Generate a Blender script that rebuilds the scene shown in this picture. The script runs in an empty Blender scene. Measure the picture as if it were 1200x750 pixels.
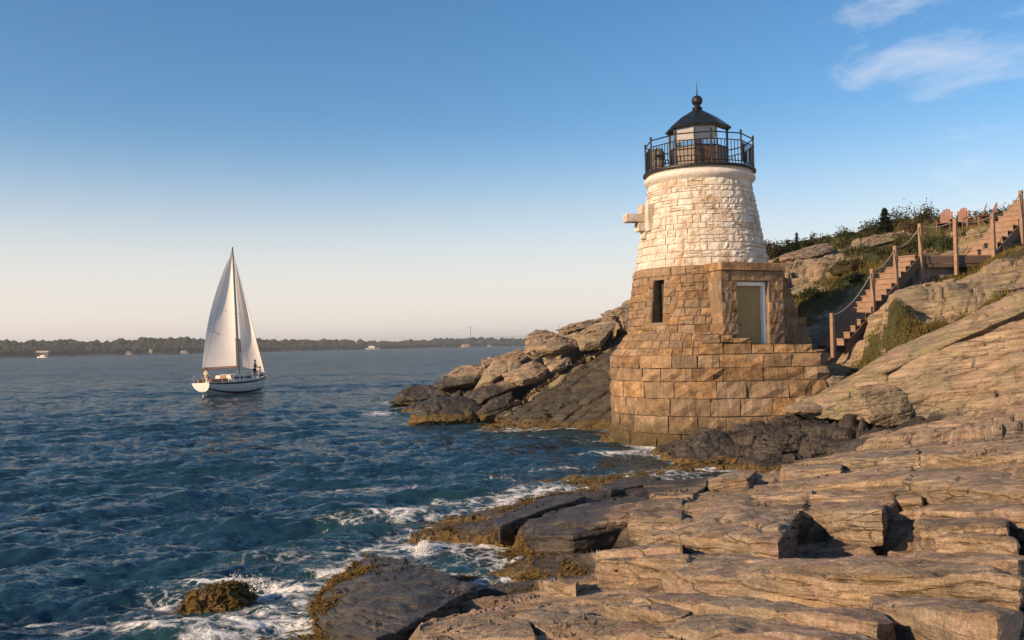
import bpy, bmesh, math, random
import numpy as np
from mathutils import Vector, Matrix

SC = bpy.context.scene
COL = SC.collection
rnd = random.Random(7)
RAD = math.radians

# ------------------------------------------------------------------ camera
FPX = 1039.0            # focal length in pixels of the 1200 px wide photograph
CAMZ = 4.0
PITCH, ROLL = RAD(1.6), RAD(-1.1)
cam_d = bpy.data.cameras.new('camera')
cam = bpy.data.objects.new('camera', cam_d)
COL.objects.link(cam)
cam_d.sensor_width = 36.0
cam_d.lens = FPX / 1200 * 36.0
cam_d.clip_start = 0.1
cam_d.clip_end = 40000
CAMR = Matrix.Rotation(RAD(90) + PITCH, 3, 'X') @ Matrix.Rotation(ROLL, 3, 'Z')
cam.matrix_world = Matrix.Translation((0, 0, CAMZ)) @ CAMR.to_4x4()
SC.camera = cam

# ------------------------------------------------------------------ sky and sun
SUN_AZ = RAD(60)        # from straight behind the camera towards the left
SUN_EL = RAD(21)
sun_from = Vector((-math.sin(SUN_AZ) * math.cos(SUN_EL), -math.cos(SUN_AZ) * math.cos(SUN_EL), math.sin(SUN_EL)))
sd = bpy.data.lights.new('sun', 'SUN')
sd.energy = 5.0
sd.angle = RAD(0.6)
sd.color = (1.0, 0.705, 0.425)
sun = bpy.data.objects.new('sun', sd)
COL.objects.link(sun)
sun.rotation_euler = (-sun_from).to_track_quat('-Z', 'Y').to_euler()
sun.location = (-60, -40, 60)

world = bpy.data.worlds.new('World')
SC.world = world
world.use_nodes = True
wn, wl = world.node_tree.nodes, world.node_tree.links
wn.clear()
w_out = wn.new('ShaderNodeOutputWorld')
w_bg = wn.new('ShaderNodeBackground')
w_sky = wn.new('ShaderNodeTexSky')
w_sky.sky_type = 'NISHITA'
w_sky.sun_disc = False
w_sky.sun_elevation = SUN_EL
w_sky.sun_rotation = math.atan2(sun_from.x, sun_from.y)
w_sky.altitude = 0
w_sky.air_density = 1.0
w_sky.dust_density = 0.2
w_sky.ozone_density = 2.2
w_bg.inputs['Strength'].default_value = 0.080
# wisps of thin cloud: noise over the direction of the sky, projected on a high flat layer
w_tc = wn.new('ShaderNodeTexCoord')
w_sep = wn.new('ShaderNodeSeparateXYZ')
wl.new(w_tc.outputs['Generated'], w_sep.inputs[0])
w_map = wn.new('ShaderNodeMapping')
w_map.inputs['Rotation'].default_value = (0, RAD(24), 0)
w_map.inputs['Location'].default_value = (0.683, 0.2, 0.648)
w_map.inputs['Scale'].default_value = (1.0, 1.0, 2.6)
wl.new(w_tc.outputs['Generated'], w_map.inputs[0])
# the thin cloud lies to the right of the lighthouse and goes on round that side
w_az = wn.new('ShaderNodeMath'); w_az.operation = 'ARCTAN2'
wl.new(w_sep.outputs['X'], w_az.inputs[0]); wl.new(w_sep.outputs['Y'], w_az.inputs[1])
w_am = wn.new('ShaderNodeMapRange'); w_am.interpolation_type = 'SMOOTHSTEP'
for k_, v_ in zip(('From Min', 'From Max', 'To Min', 'To Max'), (0.20, 0.50, -0.26, 0.0)): w_am.inputs[k_].default_value = v_
wl.new(w_az.outputs[0], w_am.inputs['Value'])
w_n1 = wn.new('ShaderNodeTexNoise')
w_n1.inputs['Scale'].default_value = 4.2
w_n1.inputs['Detail'].default_value = 9
w_n1.inputs['Roughness'].default_value = 0.6
w_n1.inputs['Distortion'].default_value = 0.4
wl.new(w_map.outputs[0], w_n1.inputs['Vector'])
w_rmp = wn.new('ShaderNodeMapRange')
w_rmp.inputs['From Min'].default_value = 0.48
w_rmp.inputs['From Max'].default_value = 0.74
w_rmp.inputs['To Max'].default_value = 0.75
w_ad = wn.new('ShaderNodeMath'); w_ad.operation = 'ADD'
wl.new(w_n1.outputs['Fac'], w_ad.inputs[0]); wl.new(w_am.outputs[0], w_ad.inputs[1])
wl.new(w_ad.outputs[0], w_rmp.inputs['Value'])
w_mix = wn.new('ShaderNodeMix'); w_mix.data_type = 'RGBA'
wl.new(w_rmp.outputs[0], w_mix.inputs['Factor'])
w_hs = wn.new('ShaderNodeHueSaturation'); w_hs.inputs['Saturation'].default_value = 1.30; w_hs.inputs['Value'].default_value = 1.12
wl.new(w_sky.outputs[0], w_hs.inputs['Color'])
wl.new(w_hs.outputs[0], w_mix.inputs[6])
w_mix.inputs[7].default_value = (8.6, 7.9, 7.8, 1)
# pale warm haze low over the horizon, all the way round
w_hz = wn.new('ShaderNodeMapRange'); w_hz.interpolation_type = 'SMOOTHERSTEP'
w_hz.inputs['From Min'].default_value = -0.02; w_hz.inputs['From Max'].default_value = 0.27
w_hz.inputs['To Min'].default_value = 0.88; w_hz.inputs['To Max'].default_value = 0.0
wl.new(w_sep.outputs['Z'], w_hz.inputs['Value'])
w_mix2 = wn.new('ShaderNodeMix'); w_mix2.data_type = 'RGBA'
wl.new(w_hz.outputs[0], w_mix2.inputs['Factor'])
wl.new(w_mix.outputs[2], w_mix2.inputs[6])
w_mix2.inputs[7].default_value = (7.4, 6.55, 6.05, 1)
wl.new(w_mix2.outputs[2], w_bg.inputs['Color'])
wl.new(w_bg.outputs[0], w_out.inputs['Surface'])

SC.view_settings.view_transform = 'Standard'
SC.view_settings.look = 'None'
SC.view_settings.exposure = 0.74
SC.view_settings.gamma = 1.0
SC.view_settings.use_curve_mapping = False
SC.render.engine = 'CYCLES'
SC.cycles.use_denoising = True
SC.cycles.max_bounces = 6
SC.cycles.diffuse_bounces = 3
SC.cycles.glossy_bounces = 3
SC.cycles.transmission_bounces = 4
SC.cycles.volume_bounces = 0
SC.cycles.transparent_max_bounces = 12
SC.cycles.caustics_reflective = False
SC.cycles.caustics_refractive = False
SC.cycles.sample_clamp_indirect = 6

# ------------------------------------------------------------------ helpers
CR3 = np.array(CAMR)

def ray(u, v):
    return CR3 @ np.array([(u - 600) / FPX, -(v - 375) / FPX, -1.0])

def PY(u, v, y):
    """point of the place seen at photo pixel (u, v), y metres away"""
    d = ray(u, v); k = y / d[1]
    return (d[0] * k, y, CAMZ + d[2] * k)

def PZ(u, v, z):
    d = ray(u, v); k = (z - CAMZ) / d[2]
    return (d[0] * k, d[1] * k, z)

_rs = np.random.RandomState(3)
_perm = _rs.permutation(256); _perm = np.concatenate([_perm, _perm, _perm])
_ang = np.linspace(0, 2 * np.pi, 17)[:-1]
_g2 = np.stack([np.cos(_ang), np.sin(_ang)], 1)
_g3 = _rs.normal(size=(64, 3)); _g3 /= np.linalg.norm(_g3, axis=1)[:, None]; _g3 *= 1.3

def perlin2(x, y, seed=0):
    x = np.asarray(x, float) + seed * 17.31; y = np.asarray(y, float) + seed * 9.77
    xi = np.floor(x).astype(np.int64); yi = np.floor(y).astype(np.int64)
    fx = x - xi; fy = y - yi
    ux = fx * fx * fx * (fx * (fx * 6 - 15) + 10); uy = fy * fy * fy * (fy * (fy * 6 - 15) + 10)
    def g(ix, iy, dx, dy):
        h = _perm[_perm[ix & 255] + (iy & 255)] & 15
        return _g2[h, 0] * dx + _g2[h, 1] * dy
    a = g(xi, yi, fx, fy); b = g(xi + 1, yi, fx - 1, fy)
    c = g(xi, yi + 1, fx, fy - 1); d = g(xi + 1, yi + 1, fx - 1, fy - 1)
    return ((a + (b - a) * ux) + ((c + (d - c) * ux) - (a + (b - a) * ux)) * uy) * 1.4

def fbm2(x, y, octv=4, seed=0, gain=0.5, lac=2.03):
    s = 0; a = 1.0; n = 0
    for i in range(octv):
        s = s + a * perlin2(x, y, seed + i * 3); n += a
        x = x * lac; y = y * lac; a *= gain
    return s / n

def perlin3(p, seed=0):
    p = np.asarray(p, float) + seed * 13.7
    i = np.floor(p).astype(np.int64); f = p - i
    u = f * f * f * (f * (f * 6 - 15) + 10)
    r = 0
    for dx in (0, 1):
        for dy in (0, 1):
            for dz in (0, 1):
                h = _perm[_perm[_perm[(i[:, 0] + dx) & 255] + ((i[:, 1] + dy) & 255)] + ((i[:, 2] + dz) & 255)] & 63
                w = (u[:, 0] if dx else 1 - u[:, 0]) * (u[:, 1] if dy else 1 - u[:, 1]) * (u[:, 2] if dz else 1 - u[:, 2])
                r = r + w * (_g3[h, 0] * (f[:, 0] - dx) + _g3[h, 1] * (f[:, 1] - dy) + _g3[h, 2] * (f[:, 2] - dz))
    return r

def fbm3(p, octv=4, seed=0, gain=0.5):
    s = 0; a = 1.0; n = 0
    for k in range(octv):
        s = s + a * perlin3(p, seed + k * 5); n += a; p = p * 2.03; a *= gain
    return s / n

def sstep(a, b, x):
    t = np.clip((x - a) / (b - a), 0, 1)
    return t * t * (3 - 2 * t)

def np_mesh(name, verts, quads=None, tris=None, smooth=True, attrs=None):
    me = bpy.data.meshes.new(name)
    verts = np.ascontiguousarray(verts, np.float32)
    lv, ls, n = [], [], 0
    if quads is not None and len(quads):
        lv.append(np.asarray(quads, np.int32).ravel()); ls.append(np.full(len(quads), 4, np.int32))
    if tris is not None and len(tris):
        lv.append(np.asarray(tris, np.int32).ravel()); ls.append(np.full(len(tris), 3, np.int32))
    lv = np.concatenate(lv); ls = np.concatenate(ls)
    me.vertices.add(len(verts)); me.vertices.foreach_set('co', verts.ravel())
    me.loops.add(len(lv)); me.loops.foreach_set('vertex_index', lv)
    me.polygons.add(len(ls))
    st = np.concatenate([[0], np.cumsum(ls)[:-1]]).astype(np.int32)
    me.polygons.foreach_set('loop_start', st)
    me.update(calc_edges=True)
    me.polygons.foreach_set('use_smooth', np.full(len(ls), smooth, bool))
    if attrs:
        for k, v in attrs.items():
            a = me.attributes.new(k, 'FLOAT', 'POINT'); a.data.foreach_set('value', np.ascontiguousarray(v, np.float32))
    me.validate(); me.update()
    return me

def grid_quads(nr, nc):
    i = np.arange(nr - 1)[:, None] * nc + np.arange(nc - 1)[None, :]
    return np.stack([i, i + 1, i + nc + 1, i + nc], -1).reshape(-1, 4)

def compact(verts, quads, attrs=None):
    used = np.unique(quads); m = np.full(len(verts), -1, np.int64); m[used] = np.arange(len(used))
    return verts[used], m[quads], {k: v[used] for k, v in (attrs or {}).items()}

def link(name, me, mat=None, parent=None, loc=None, kind=None, label=None, cat=None, group=None):
    o = bpy.data.objects.new(name, me); COL.objects.link(o)
    if mat is not None and me is not None and not me.materials: me.materials.append(mat)
    if parent is not None: o.parent = parent
    if loc is not None: o.location = loc
    if kind: o['kind'] = kind
    if label: o['label'] = label
    if cat: o['category'] = cat
    if group: o['group'] = group
    return o

def thing(name, label, cat, loc=(0, 0, 0), rotz=0, group=None):
    o = link(name, None, loc=loc, label=label, cat=cat, group=group)
    o.rotation_euler = (0, 0, rotz); o.empty_display_size = 0.3
    return o

def bm_mesh(bm, name, smooth=False):
    me = bpy.data.meshes.new(name); bm.normal_update(); bm.to_mesh(me); bm.free()
    if smooth: me.polygons.foreach_set('use_smooth', np.full(len(me.polygons), True, bool))
    return me

def b_box(bm, c, s, M=None, bevel=0.0):
    r = bmesh.ops.create_cube(bm, size=1.0)
    vs = r['verts']
    for v in vs:
        v.co = Vector((v.co.x * s[0], v.co.y * s[1], v.co.z * s[2]))
    if bevel:
        es = list({e for v in vs for e in v.link_edges})
        rb = bmesh.ops.bevel(bm, geom=es, offset=bevel, segments=1, affect='EDGES', profile=0.5)
        vs = list({v for f in rb['faces'] for v in f.verts} | {v for v in vs if v.is_valid})
    for v in vs:
        p = Vector(v.co)
        if M is not None: p = M @ p
        v.co = p + Vector(c)
    return vs

def b_tube(bm, pts, rad, seg=6, caps=True):
    """swept tube; rad may be a list"""
    pts = [Vector(p) for p in pts]
    rads = rad if isinstance(rad, (list, tuple)) else [rad] * len(pts)
    rings = []
    for i, p in enumerate(pts):
        t = (pts[min(i + 1, len(pts) - 1)] - pts[max(i - 1, 0)])
        if t.length < 1e-9: t = Vector((0, 0, 1))
        t.normalize()
        a = Vector((0, 0, 1)) if abs(t.z) < 0.9 else Vector((1, 0, 0))
        x = t.cross(a).normalized(); y = t.cross(x)
        rings.append([bm.verts.new(p + (x * math.cos(2 * math.pi * k / seg) + y * math.sin(2 * math.pi * k / seg)) * rads[i]) for k in range(seg)])
    for i in range(len(rings) - 1):
        for k in range(seg):
            bm.faces.new((rings[i][k], rings[i][(k + 1) % seg], rings[i + 1][(k + 1) % seg], rings[i + 1][k]))
    if caps:
        bm.faces.new(rings[0][::-1]); bm.faces.new(rings[-1])

def b_lathe(bm, prof, seg=48, a0=0.0, a1=2 * math.pi, c=(0, 0)):
    full = abs(a1 - a0) > 6.28
    n = seg if full else seg + 1
    rings = []
    for r, z in prof:
        rings.append([bm.verts.new((c[0] + r * math.cos(a0 + (a1 - a0) * k / seg), c[1] + r * math.sin(a0 + (a1 - a0) * k / seg), z)) for k in range(n)])
    for i in range(len(rings) - 1):
        for k in range(n if full else n - 1):
            bm.faces.new((rings[i][k], rings[i][(k + 1) % n], rings[i + 1][(k + 1) % n], rings[i + 1][k]))
    return rings

def part(name, fn, mat, parent, smooth=False, **kw):
    bm = bmesh.new(); fn(bm)
    return link(name, bm_mesh(bm, name, smooth), mat, parent, **kw)

# ------------------------------------------------------------------ materials
class NT:
    """small node-tree writer"""
    def __init__(s, name):
        s.m = bpy.data.materials.new(name); s.m.use_nodes = True
        s.n = s.m.node_tree.nodes; s.l = s.m.node_tree.links; s.n.clear()
        s.out = s.n.new('ShaderNodeOutputMaterial')
        s.pos = None
    def node(s, t, **kw):
        n = s.n.new(t)
        for k, v in kw.items(): setattr(n, k, v)
        return n
    def set(s, sock, v):
        if isinstance(v, bpy.types.NodeSocket): s.l.new(v, sock)
        elif isinstance(v, (tuple, list)) and sock.type == 'RGBA' and len(v) == 3: sock.default_value = (*v, 1)
        else: sock.default_value = v
    def coord(s, kind='pos'):
        if kind == 'pos':
            if s.pos is None: s.pos = s.node('ShaderNodeNewGeometry').outputs['Position']
            return s.pos
        return s.node('ShaderNodeTexCoord').outputs[kind]
    def mapping(s, v, scale=(1, 1, 1), rot=(0, 0, 0), loc=(0, 0, 0)):
        m = s.node('ShaderNodeMapping'); s.set(m.inputs['Vector'], v)
        m.inputs['Scale'].default_value = scale; m.inputs['Rotation'].default_value = rot; m.inputs['Location'].default_value = loc
        return m.outputs[0]
    def noise(s, vec, scale, detail=4, rough=0.55, dist=0.0, color=False, lac=2.0):
        n = s.node('ShaderNodeTexNoise'); s.set(n.inputs['Vector'], vec)
        n.inputs['Scale'].default_value = scale; n.inputs['Detail'].default_value = detail
        n.inputs['Roughness'].default_value = rough; n.inputs['Distortion'].default_value = dist
        return n.outputs['Color' if color else 'Fac']
    def voro(s, vec, scale, feature='F1', out='Distance', rnd=1.0):
        n = s.node('ShaderNodeTexVoronoi', feature=feature); s.set(n.inputs['Vector'], vec)
        n.inputs['Scale'].default_value = scale; n.inputs['Randomness'].default_value = rnd
        return n.outputs[out]
    def mr(s, v, a, b, c=0.0, d=1.0, smooth=False):
        n = s.node('ShaderNodeMapRange')
        if smooth: n.interpolation_type = 'SMOOTHSTEP'
        s.set(n.inputs['Value'], v)
        for k, x in zip(('From Min', 'From Max', 'To Min', 'To Max'), (a, b, c, d)): s.set(n.inputs[k], x)
        return n.outputs[0]
    def math(s, op, a, b=0.0, c=None):
        n = s.node('ShaderNodeMath', operation=op); s.set(n.inputs[0], a); s.set(n.inputs[1], b)
        if c is not None: s.set(n.inputs[2], c)
        return n.outputs[0]
    def mix(s, f, a, b, mode='MIX'):
        n = s.node('ShaderNodeMix', data_type='RGBA', blend_type=mode)
        s.set(n.inputs[0], f); s.set(n.inputs[6], a); s.set(n.inputs[7], b)
        return n.outputs[2]
    def attr(s, name):
        return s.node('ShaderNodeAttribute', attribute_name=name).outputs['Fac']
    def rand(s):
        return s.node('ShaderNodeObjectInfo').outputs['Random']
    def bump(s, h, strength=0.5, dist=0.02, normal=None):
        n = s.node('ShaderNodeBump'); s.set(n.inputs['Height'], h)
        n.inputs['Strength'].default_value = strength; n.inputs['Distance'].default_value = dist
        if normal is not None: s.set(n.inputs['Normal'], normal)
        return n.outputs[0]
    def bsdf(s, color, rough=0.8, normal=None, metal=0.0, spec=0.5, **kw):
        p = s.node('ShaderNodeBsdfPrincipled')
        s.set(p.inputs['Base Color'], color); s.set(p.inputs['Roughness'], rough)
        s.set(p.inputs['Metallic'], metal); s.set(p.inputs['Specular IOR Level'], spec)
        if normal is not None: s.set(p.inputs['Normal'], normal)
        for k, v in kw.items(): s.set(p.inputs[k], v)
        s.l.new(p.outputs[0], s.out.inputs['Surface'])
        return p

def simple(name, col, rough=0.6, var=0.15, scale=6.0, metal=0.0, spec=0.5, bump=0.0, bscale=30.0, coord='Object'):
    t = NT(name); c = t.coord(coord)
    n = t.noise(c, scale, 5, 0.6)
    f = t.mr(n, 0.3, 0.7, 1 - var, 1 + var)
    r = t.mr(t.rand(), 0, 1, 1 - var * 0.5, 1 + var * 0.5)
    v = t.math('MULTIPLY', f, r)
    comb = t.node('ShaderNodeCombineXYZ')
    for i in range(3): t.l.new(v, comb.inputs[i])
    c2 = t.mix(1.0, (*col, 1), comb.outputs[0], 'MULTIPLY')
    nm = t.bump(t.noise(c, bscale, 4), bump, 0.02) if bump else None
    t.bsdf(c2, t.mr(n, 0.3, 0.7, max(rough - 0.1, 0.02), min(rough + 0.1, 1.0)), nm, metal, spec)
    return t.m

def rock_material():
    t = NT('rock')
    P = t.coord()
    bed = t.mapping(P, rot=(RAD(9), RAD(3), 0))
    strat = t.mapping(bed, scale=(0.35, 0.6, 7.0))
    n_big = t.noise(P, 0.45, 4, 0.6)
    n_mid = t.noise(P, 2.2, 6, 0.62)
    n_str = t.noise(strat, 1.6, 6, 0.62, 0.5)
    n_fine = t.noise(P, 26, 5, 0.7)
    grey = t.mix(t.mr(n_mid, 0.35, 0.68), (0.110, 0.093, 0.076, 1), (0.255, 0.213, 0.168, 1))
    tan = t.mix(t.mr(n_str, 0.38, 0.64), (0.120, 0.084, 0.052, 1), (0.37, 0.272, 0.182, 1))
    col = t.mix(t.mr(n_big, 0.30, 0.54), grey, tan)
    pink = t.mix(t.mr(t.noise(P, 0.9, 4, 0.6), 0.52, 0.70), col, (0.275, 0.185, 0.145, 1))
    och = t.mr(t.math('ADD', t.noise(strat, 0.9, 5, 0.6), t.math('MULTIPLY', n_mid, 0.25)), 0.66, 0.82)
    col = t.mix(t.math('MULTIPLY', och, 0.55), pink, (0.17, 0.115, 0.045, 1))
    # lichen and algae greens
    lich = t.attr('lichen')
    lm = t.math('MULTIPLY', lich, t.mr(t.noise(P, 1.3, 6, 0.65, 0.3), 0.40, 0.62))
    col = t.mix(t.math('MULTIPLY', lm, 0.75), col, (0.20, 0.178, 0.085, 1))
    # fine speckle and dark cracks
    sp = t.math('MULTIPLY', t.mr(n_fine, 0.3, 0.7, 0.66, 1.30), t.mr(t.noise(P, 95, 3, 0.7), 0.3, 0.7, 0.80, 1.20))
    cmb = t.node('ShaderNodeCombineXYZ')
    for i in range(3): t.l.new(sp, cmb.inputs[i])
    col = t.mix(1.0, col, cmb.outputs[0], 'MULTIPLY')
    cv = t.voro(t.mapping(bed, scale=(0.30, 0.55, 2.6)), 1.35, 'DISTANCE_TO_EDGE')
    crack = t.mr(t.math('ADD', cv, t.math('MULTIPLY', t.math('SUBTRACT', n_mid, 0.5), 0.10)), 0.0, 0.016, 1.0, 0.0)
    crack = t.math('MULTIPLY', crack, t.mr(t.noise(P, 0.7, 3, 0.5), 0.46, 0.58))
    col = t.mix(t.math('MULTIPLY', crack, 0.75), col, (0.035, 0.028, 0.02, 1))
    vein = t.mr(t.math('ABSOLUTE', t.math('SUBTRACT', t.noise(t.mapping(P, scale=(1, 1, 2)), 0.8, 5, 0.6), 0.5)), 0.0, 0.006, 1.0, 0.0)
    col = t.mix(t.math('MULTIPLY', vein, 0.4), col, (0.42, 0.36, 0.30, 1))
    blot = t.mr(t.noise(P, 1.7, 7, 0.7, 0.4), 0.56, 0.68)
    col = t.mix(t.math('MULTIPLY', blot, 0.75), col, (0.070, 0.056, 0.044, 1))
    # tide-wet, black-stained rock, with the shade of the cove painted in
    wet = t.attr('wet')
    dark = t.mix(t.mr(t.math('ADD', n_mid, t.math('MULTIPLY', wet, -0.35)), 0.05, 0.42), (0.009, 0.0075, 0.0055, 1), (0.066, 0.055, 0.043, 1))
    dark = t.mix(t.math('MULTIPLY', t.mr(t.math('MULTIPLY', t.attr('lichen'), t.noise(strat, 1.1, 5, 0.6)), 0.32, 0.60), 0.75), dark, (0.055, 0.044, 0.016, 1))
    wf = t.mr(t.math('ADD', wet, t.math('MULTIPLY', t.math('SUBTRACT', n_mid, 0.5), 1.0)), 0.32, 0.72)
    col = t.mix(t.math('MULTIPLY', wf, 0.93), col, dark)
    # brown weed
    weed = t.attr('weed')
    wdn = t.noise(P, 9, 5, 0.65)
    wdc = t.mix(t.mr(wdn, 0.35, 0.65), (0.035, 0.022, 0.005, 1), (0.155, 0.095, 0.018, 1))
    wdf = t.mr(t.math('ADD', weed, t.math('MULTIPLY', t.math('SUBTRACT', wdn, 0.5), 1.2)), 0.42, 0.62)
    col = t.mix(wdf, col, wdc)
    # soil and low turf
    soil = t.attr('turf')
    tn = t.noise(P, 3.5, 6, 0.7)
    tf = t.mr(t.math('ADD', soil, t.math('MULTIPLY', t.math('SUBTRACT', tn, 0.5), 1.1)), 0.45, 0.62)
    col = t.mix(tf, col, t.mix(tn, (0.022, 0.026, 0.010, 1), (0.075, 0.065, 0.022, 1)))
    rough = t.mr(wf, 0, 1, 0.88, 0.55)
    h = t.math('ADD', t.math('MULTIPLY', n_str, 0.95), t.math('ADD', t.math('MULTIPLY', n_fine, 0.22), t.math('MULTIPLY', t.noise(P, 7, 5, 0.65), 0.6)))
    h = t.math('SUBTRACT', h, t.math('MULTIPLY', crack, 0.5))
    h = t.math('ADD', h, t.math('MULTIPLY', wdf, t.math('MULTIPLY', wdn, 1.2)))
    nm = t.bump(h, 0.95, 0.085)
    t.bsdf(col, rough, nm, 0.0, t.mr(wf, 0, 1, 0.3, 0.5))
    return t.m

MAT = {}
MAT['rock'] = rock_material()

# ------------------------------------------------------------------ terrain: bedrock shore and headland
CP = []
def cz(*l):
    for u, v, z in l: CP.append(PZ(u, v, z))
def cy(*l):
    for u, v, y in l: CP.append(PY(u, v, y))
# foreground ledge, from the waterline up to where the photographer stands
cz((240, 742, 0.05), (320, 745, 0.12), (362, 715, 0.0), (385, 675, 0.0), (430, 646, 0.0), (500, 652, -0.12), (560, 655, -0.05),
   (495, 637, 0.05), (560, 604, 0.05), (600, 579, 0.04), (690, 562, 0.0), (770, 558, 0.05), (610, 668, 0.05), (680, 676, 0.3),
   (400, 700, 0.15), (440, 745, 0.4), (500, 740, 0.75), (560, 710, 0.72), (520, 690, 0.25), (600, 745, 1.15), (620, 700, 0.85),
   (700, 700, 1.15), (720, 745, 1.55), (640, 605, 0.55), (700, 585, 0.55), (720, 620, 0.8), (640, 636, 0.5), (570, 628, 0.28),
   (760, 580, 0.55), (790, 568, 0.5), (780, 605, 0.95), (790, 650, 1.3), (820, 558, 0.6), (800, 700, 1.6), (850, 748, 1.95),
   (860, 600, 1.1), (880, 550, 0.75), (900, 575, 0.95), (900, 690, 1.85), (950, 541, 0.85), (980, 600, 1.3), (1000, 533, 1.0),
   (1000, 745, 2.25), (1010, 690, 1.98), (1020, 560, 1.25), (1060, 528, 1.25), (1080, 600, 1.55), (1090, 640, 1.75), (1100, 521, 1.5),
   (1110, 700, 2.15), (1120, 560, 1.6), (1150, 600, 1.85), (1150, 512, 1.75), (1200, 745, 2.5), (1200, 690, 2.35), (1200, 640, 2.15),
   (1200, 560, 2.0), (1200, 505, 2.1), (1200, 482, 2.15))
# beyond the right edge of the frame
CP += [(15.5, 21, 2.6), (12, 14, 2.5), (8, 7, 2.8), (4, 3, 2.6), (0.5, 3, 2.3), (-1.5, 5, 1.6), (-3, 8, 0.3), (-5, 8, -0.9), (-4.6, 11, -0.5), (-7, 12, -1.4),
       (-6, 17, -1.4), (-5, 22, -1.6), (-2.6, 26, -1.5), (1.5, 30, -1.4), (4.5, 29.3, -0.6), (6, 26.5, -0.35), (8, 26, -0.2),
       (0, 36, -1.6), (-4, 44, -1.6), (-9, 55, -1.6), (-14, 70, -1.6), (-6, 34, -1.8), (16, 25, 2.6), (22, 26, 4.6), (30, 30, 8), (20, 16, 3.8)]
# dark rock at the foot of the tower, and the whaleback beside it
cy((783, 546, 28.0), (840, 556, 27.4), (900, 553, 26.6), (960, 545, 26.0), (790, 524, 31.0), (830, 514, 30.6), (880, 500, 30.0), (930, 484, 29.8), (960, 472, 30.2), (966, 456, 31.4),
   (1000, 520, 25.9), (1060, 512, 25.2), (1000, 445, 31.0), (1040, 412, 31.0), (1100, 385, 30.0), (1150, 362, 29.4), (1200, 337, 29.0), (985, 485, 29.0), (1040, 478, 29.0), (1100, 440, 28.7),
   (1150, 425, 27.9), (1200, 400, 27.5), (1010, 500, 27.0), (1060, 497, 27.3), (1100, 488, 27.2), (1150, 470, 26.3), (1200, 458, 25.6), (1040, 432, 30.2), (1100, 408, 29.4), (1150, 388, 28.8), (1200, 366, 28.4), (1130, 500, 24.2))
CP += [(14.0, 33.4, 2.7), (16.6, 32.6, 3.5), (19.5, 32, 4.6), (7.5, 36.5, 1.5), (9.5, 36, 2.2), (11.5, 35.2, 3.0), (12.2, 33.0, 1.9), (5.0, 38.5, 0.4), (8, 42, 3.4)]
# hillside with the stairs
cy((975, 410, 35.6), (1000, 392, 36.6), (1040, 356, 37.6), (1078, 322, 38.8), (1120, 322, 38.0), (1163, 305, 38.8), (1196, 285, 39.4),
   (1010, 405, 34.6), (1050, 345, 36.0), (1090, 333, 36.2), (1075, 375, 34.4), (1040, 398, 33.6), (1120, 350, 34.6), (1150, 335, 35.4), (1190, 320, 35.6), (1180, 350, 33.4),
   (925, 355, 43.0), (950, 372, 40.5), (985, 372, 39.0), (960, 338, 44.0), (1000, 330, 43.0), (1040, 318, 43.0), (930, 322, 48), (1020, 312, 46), (905, 312, 50),
   (950, 296, 54), (915, 303, 54.5), (985, 291, 53), (1010, 296, 50), (1000, 287, 57), (1040, 272, 56), (1070, 278, 52), (1100, 264, 57), (1150, 256, 55), (1200, 250, 52), (1130, 275, 46), (1190, 262, 43), (905, 300, 58))
CP += [(30, 38, 9.5), (34, 46, 10.5), (45, 60, 11), (30, 72, 11), (18, 75, 10), (12, 68, 8), (40, 80, 10), (60, 70, 11), (50, 40, 13), (6, 60, 3.4), (9, 62, 6.5), (6, 70, 0), (2, 80, -1.5), (14, 85, 4)]
# promontory to the left of the tower
cy((735, 372, 51), (690, 384, 52), (640, 398, 53.5), (600, 414, 55), (560, 432, 57.5), (520, 447, 60), (475, 466, 63))
cz((480, 500, -0.1), (560, 507, -0.1), (640, 506, -0.1), (716, 507, -0.1), (455, 473, -0.2), (470, 486, -0.2))
cy((600, 492, 46), (660, 492, 46), (560, 490, 48), (700, 470, 49), (640, 455, 51), (520, 482, 52))
CP += [(3, 60, 2.0), (-2, 66, -0.3), (-8, 72, -1.5), (-14, 64, -1.4), (5.5, 46, 1.6), (-8.5, 58, -1.2), (-9, 50, -1.5)]

CPA = np.array(CP)
_cxy, _cz = CPA[:, :2], CPA[:, 2]
def _phi(d2, s): return -np.sqrt(d2 + s)
_sc = 0.15 + 0.004 * _cxy[:, 1] ** 1.2
_A = np.zeros((len(CPA) + 3,) * 2)
_d2 = ((_cxy[:, None] - _cxy[None]) ** 2).sum(-1)
_A[:-3, :-3] = _phi(_d2, _sc[None, :] ** 2) - np.eye(len(CPA)) * 0.02
_A[:-3, -3:] = np.c_[np.ones(len(CPA)), _cxy]; _A[-3:, :-3] = _A[:-3, -3:].T
_W = np.linalg.solve(_A, np.r_[_cz, 0, 0, 0])

def macro(x, y):
    sh = x.shape; x = x.ravel(); y = y.ravel(); out = np.empty(len(x))
    for a in range(0, len(x), 40000):
        b = slice(a, a + 40000)
        d2 = (x[b, None] - _cxy[None, :, 0]) ** 2 + (y[b, None] - _cxy[None, :, 1]) ** 2
        out[b] = _phi(d2, _sc[None, :] ** 2) @ _W[:-3] + _W[-3] + _W[-2] * x[b] + _W[-1] * y[b]
    return out.reshape(sh)

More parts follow.
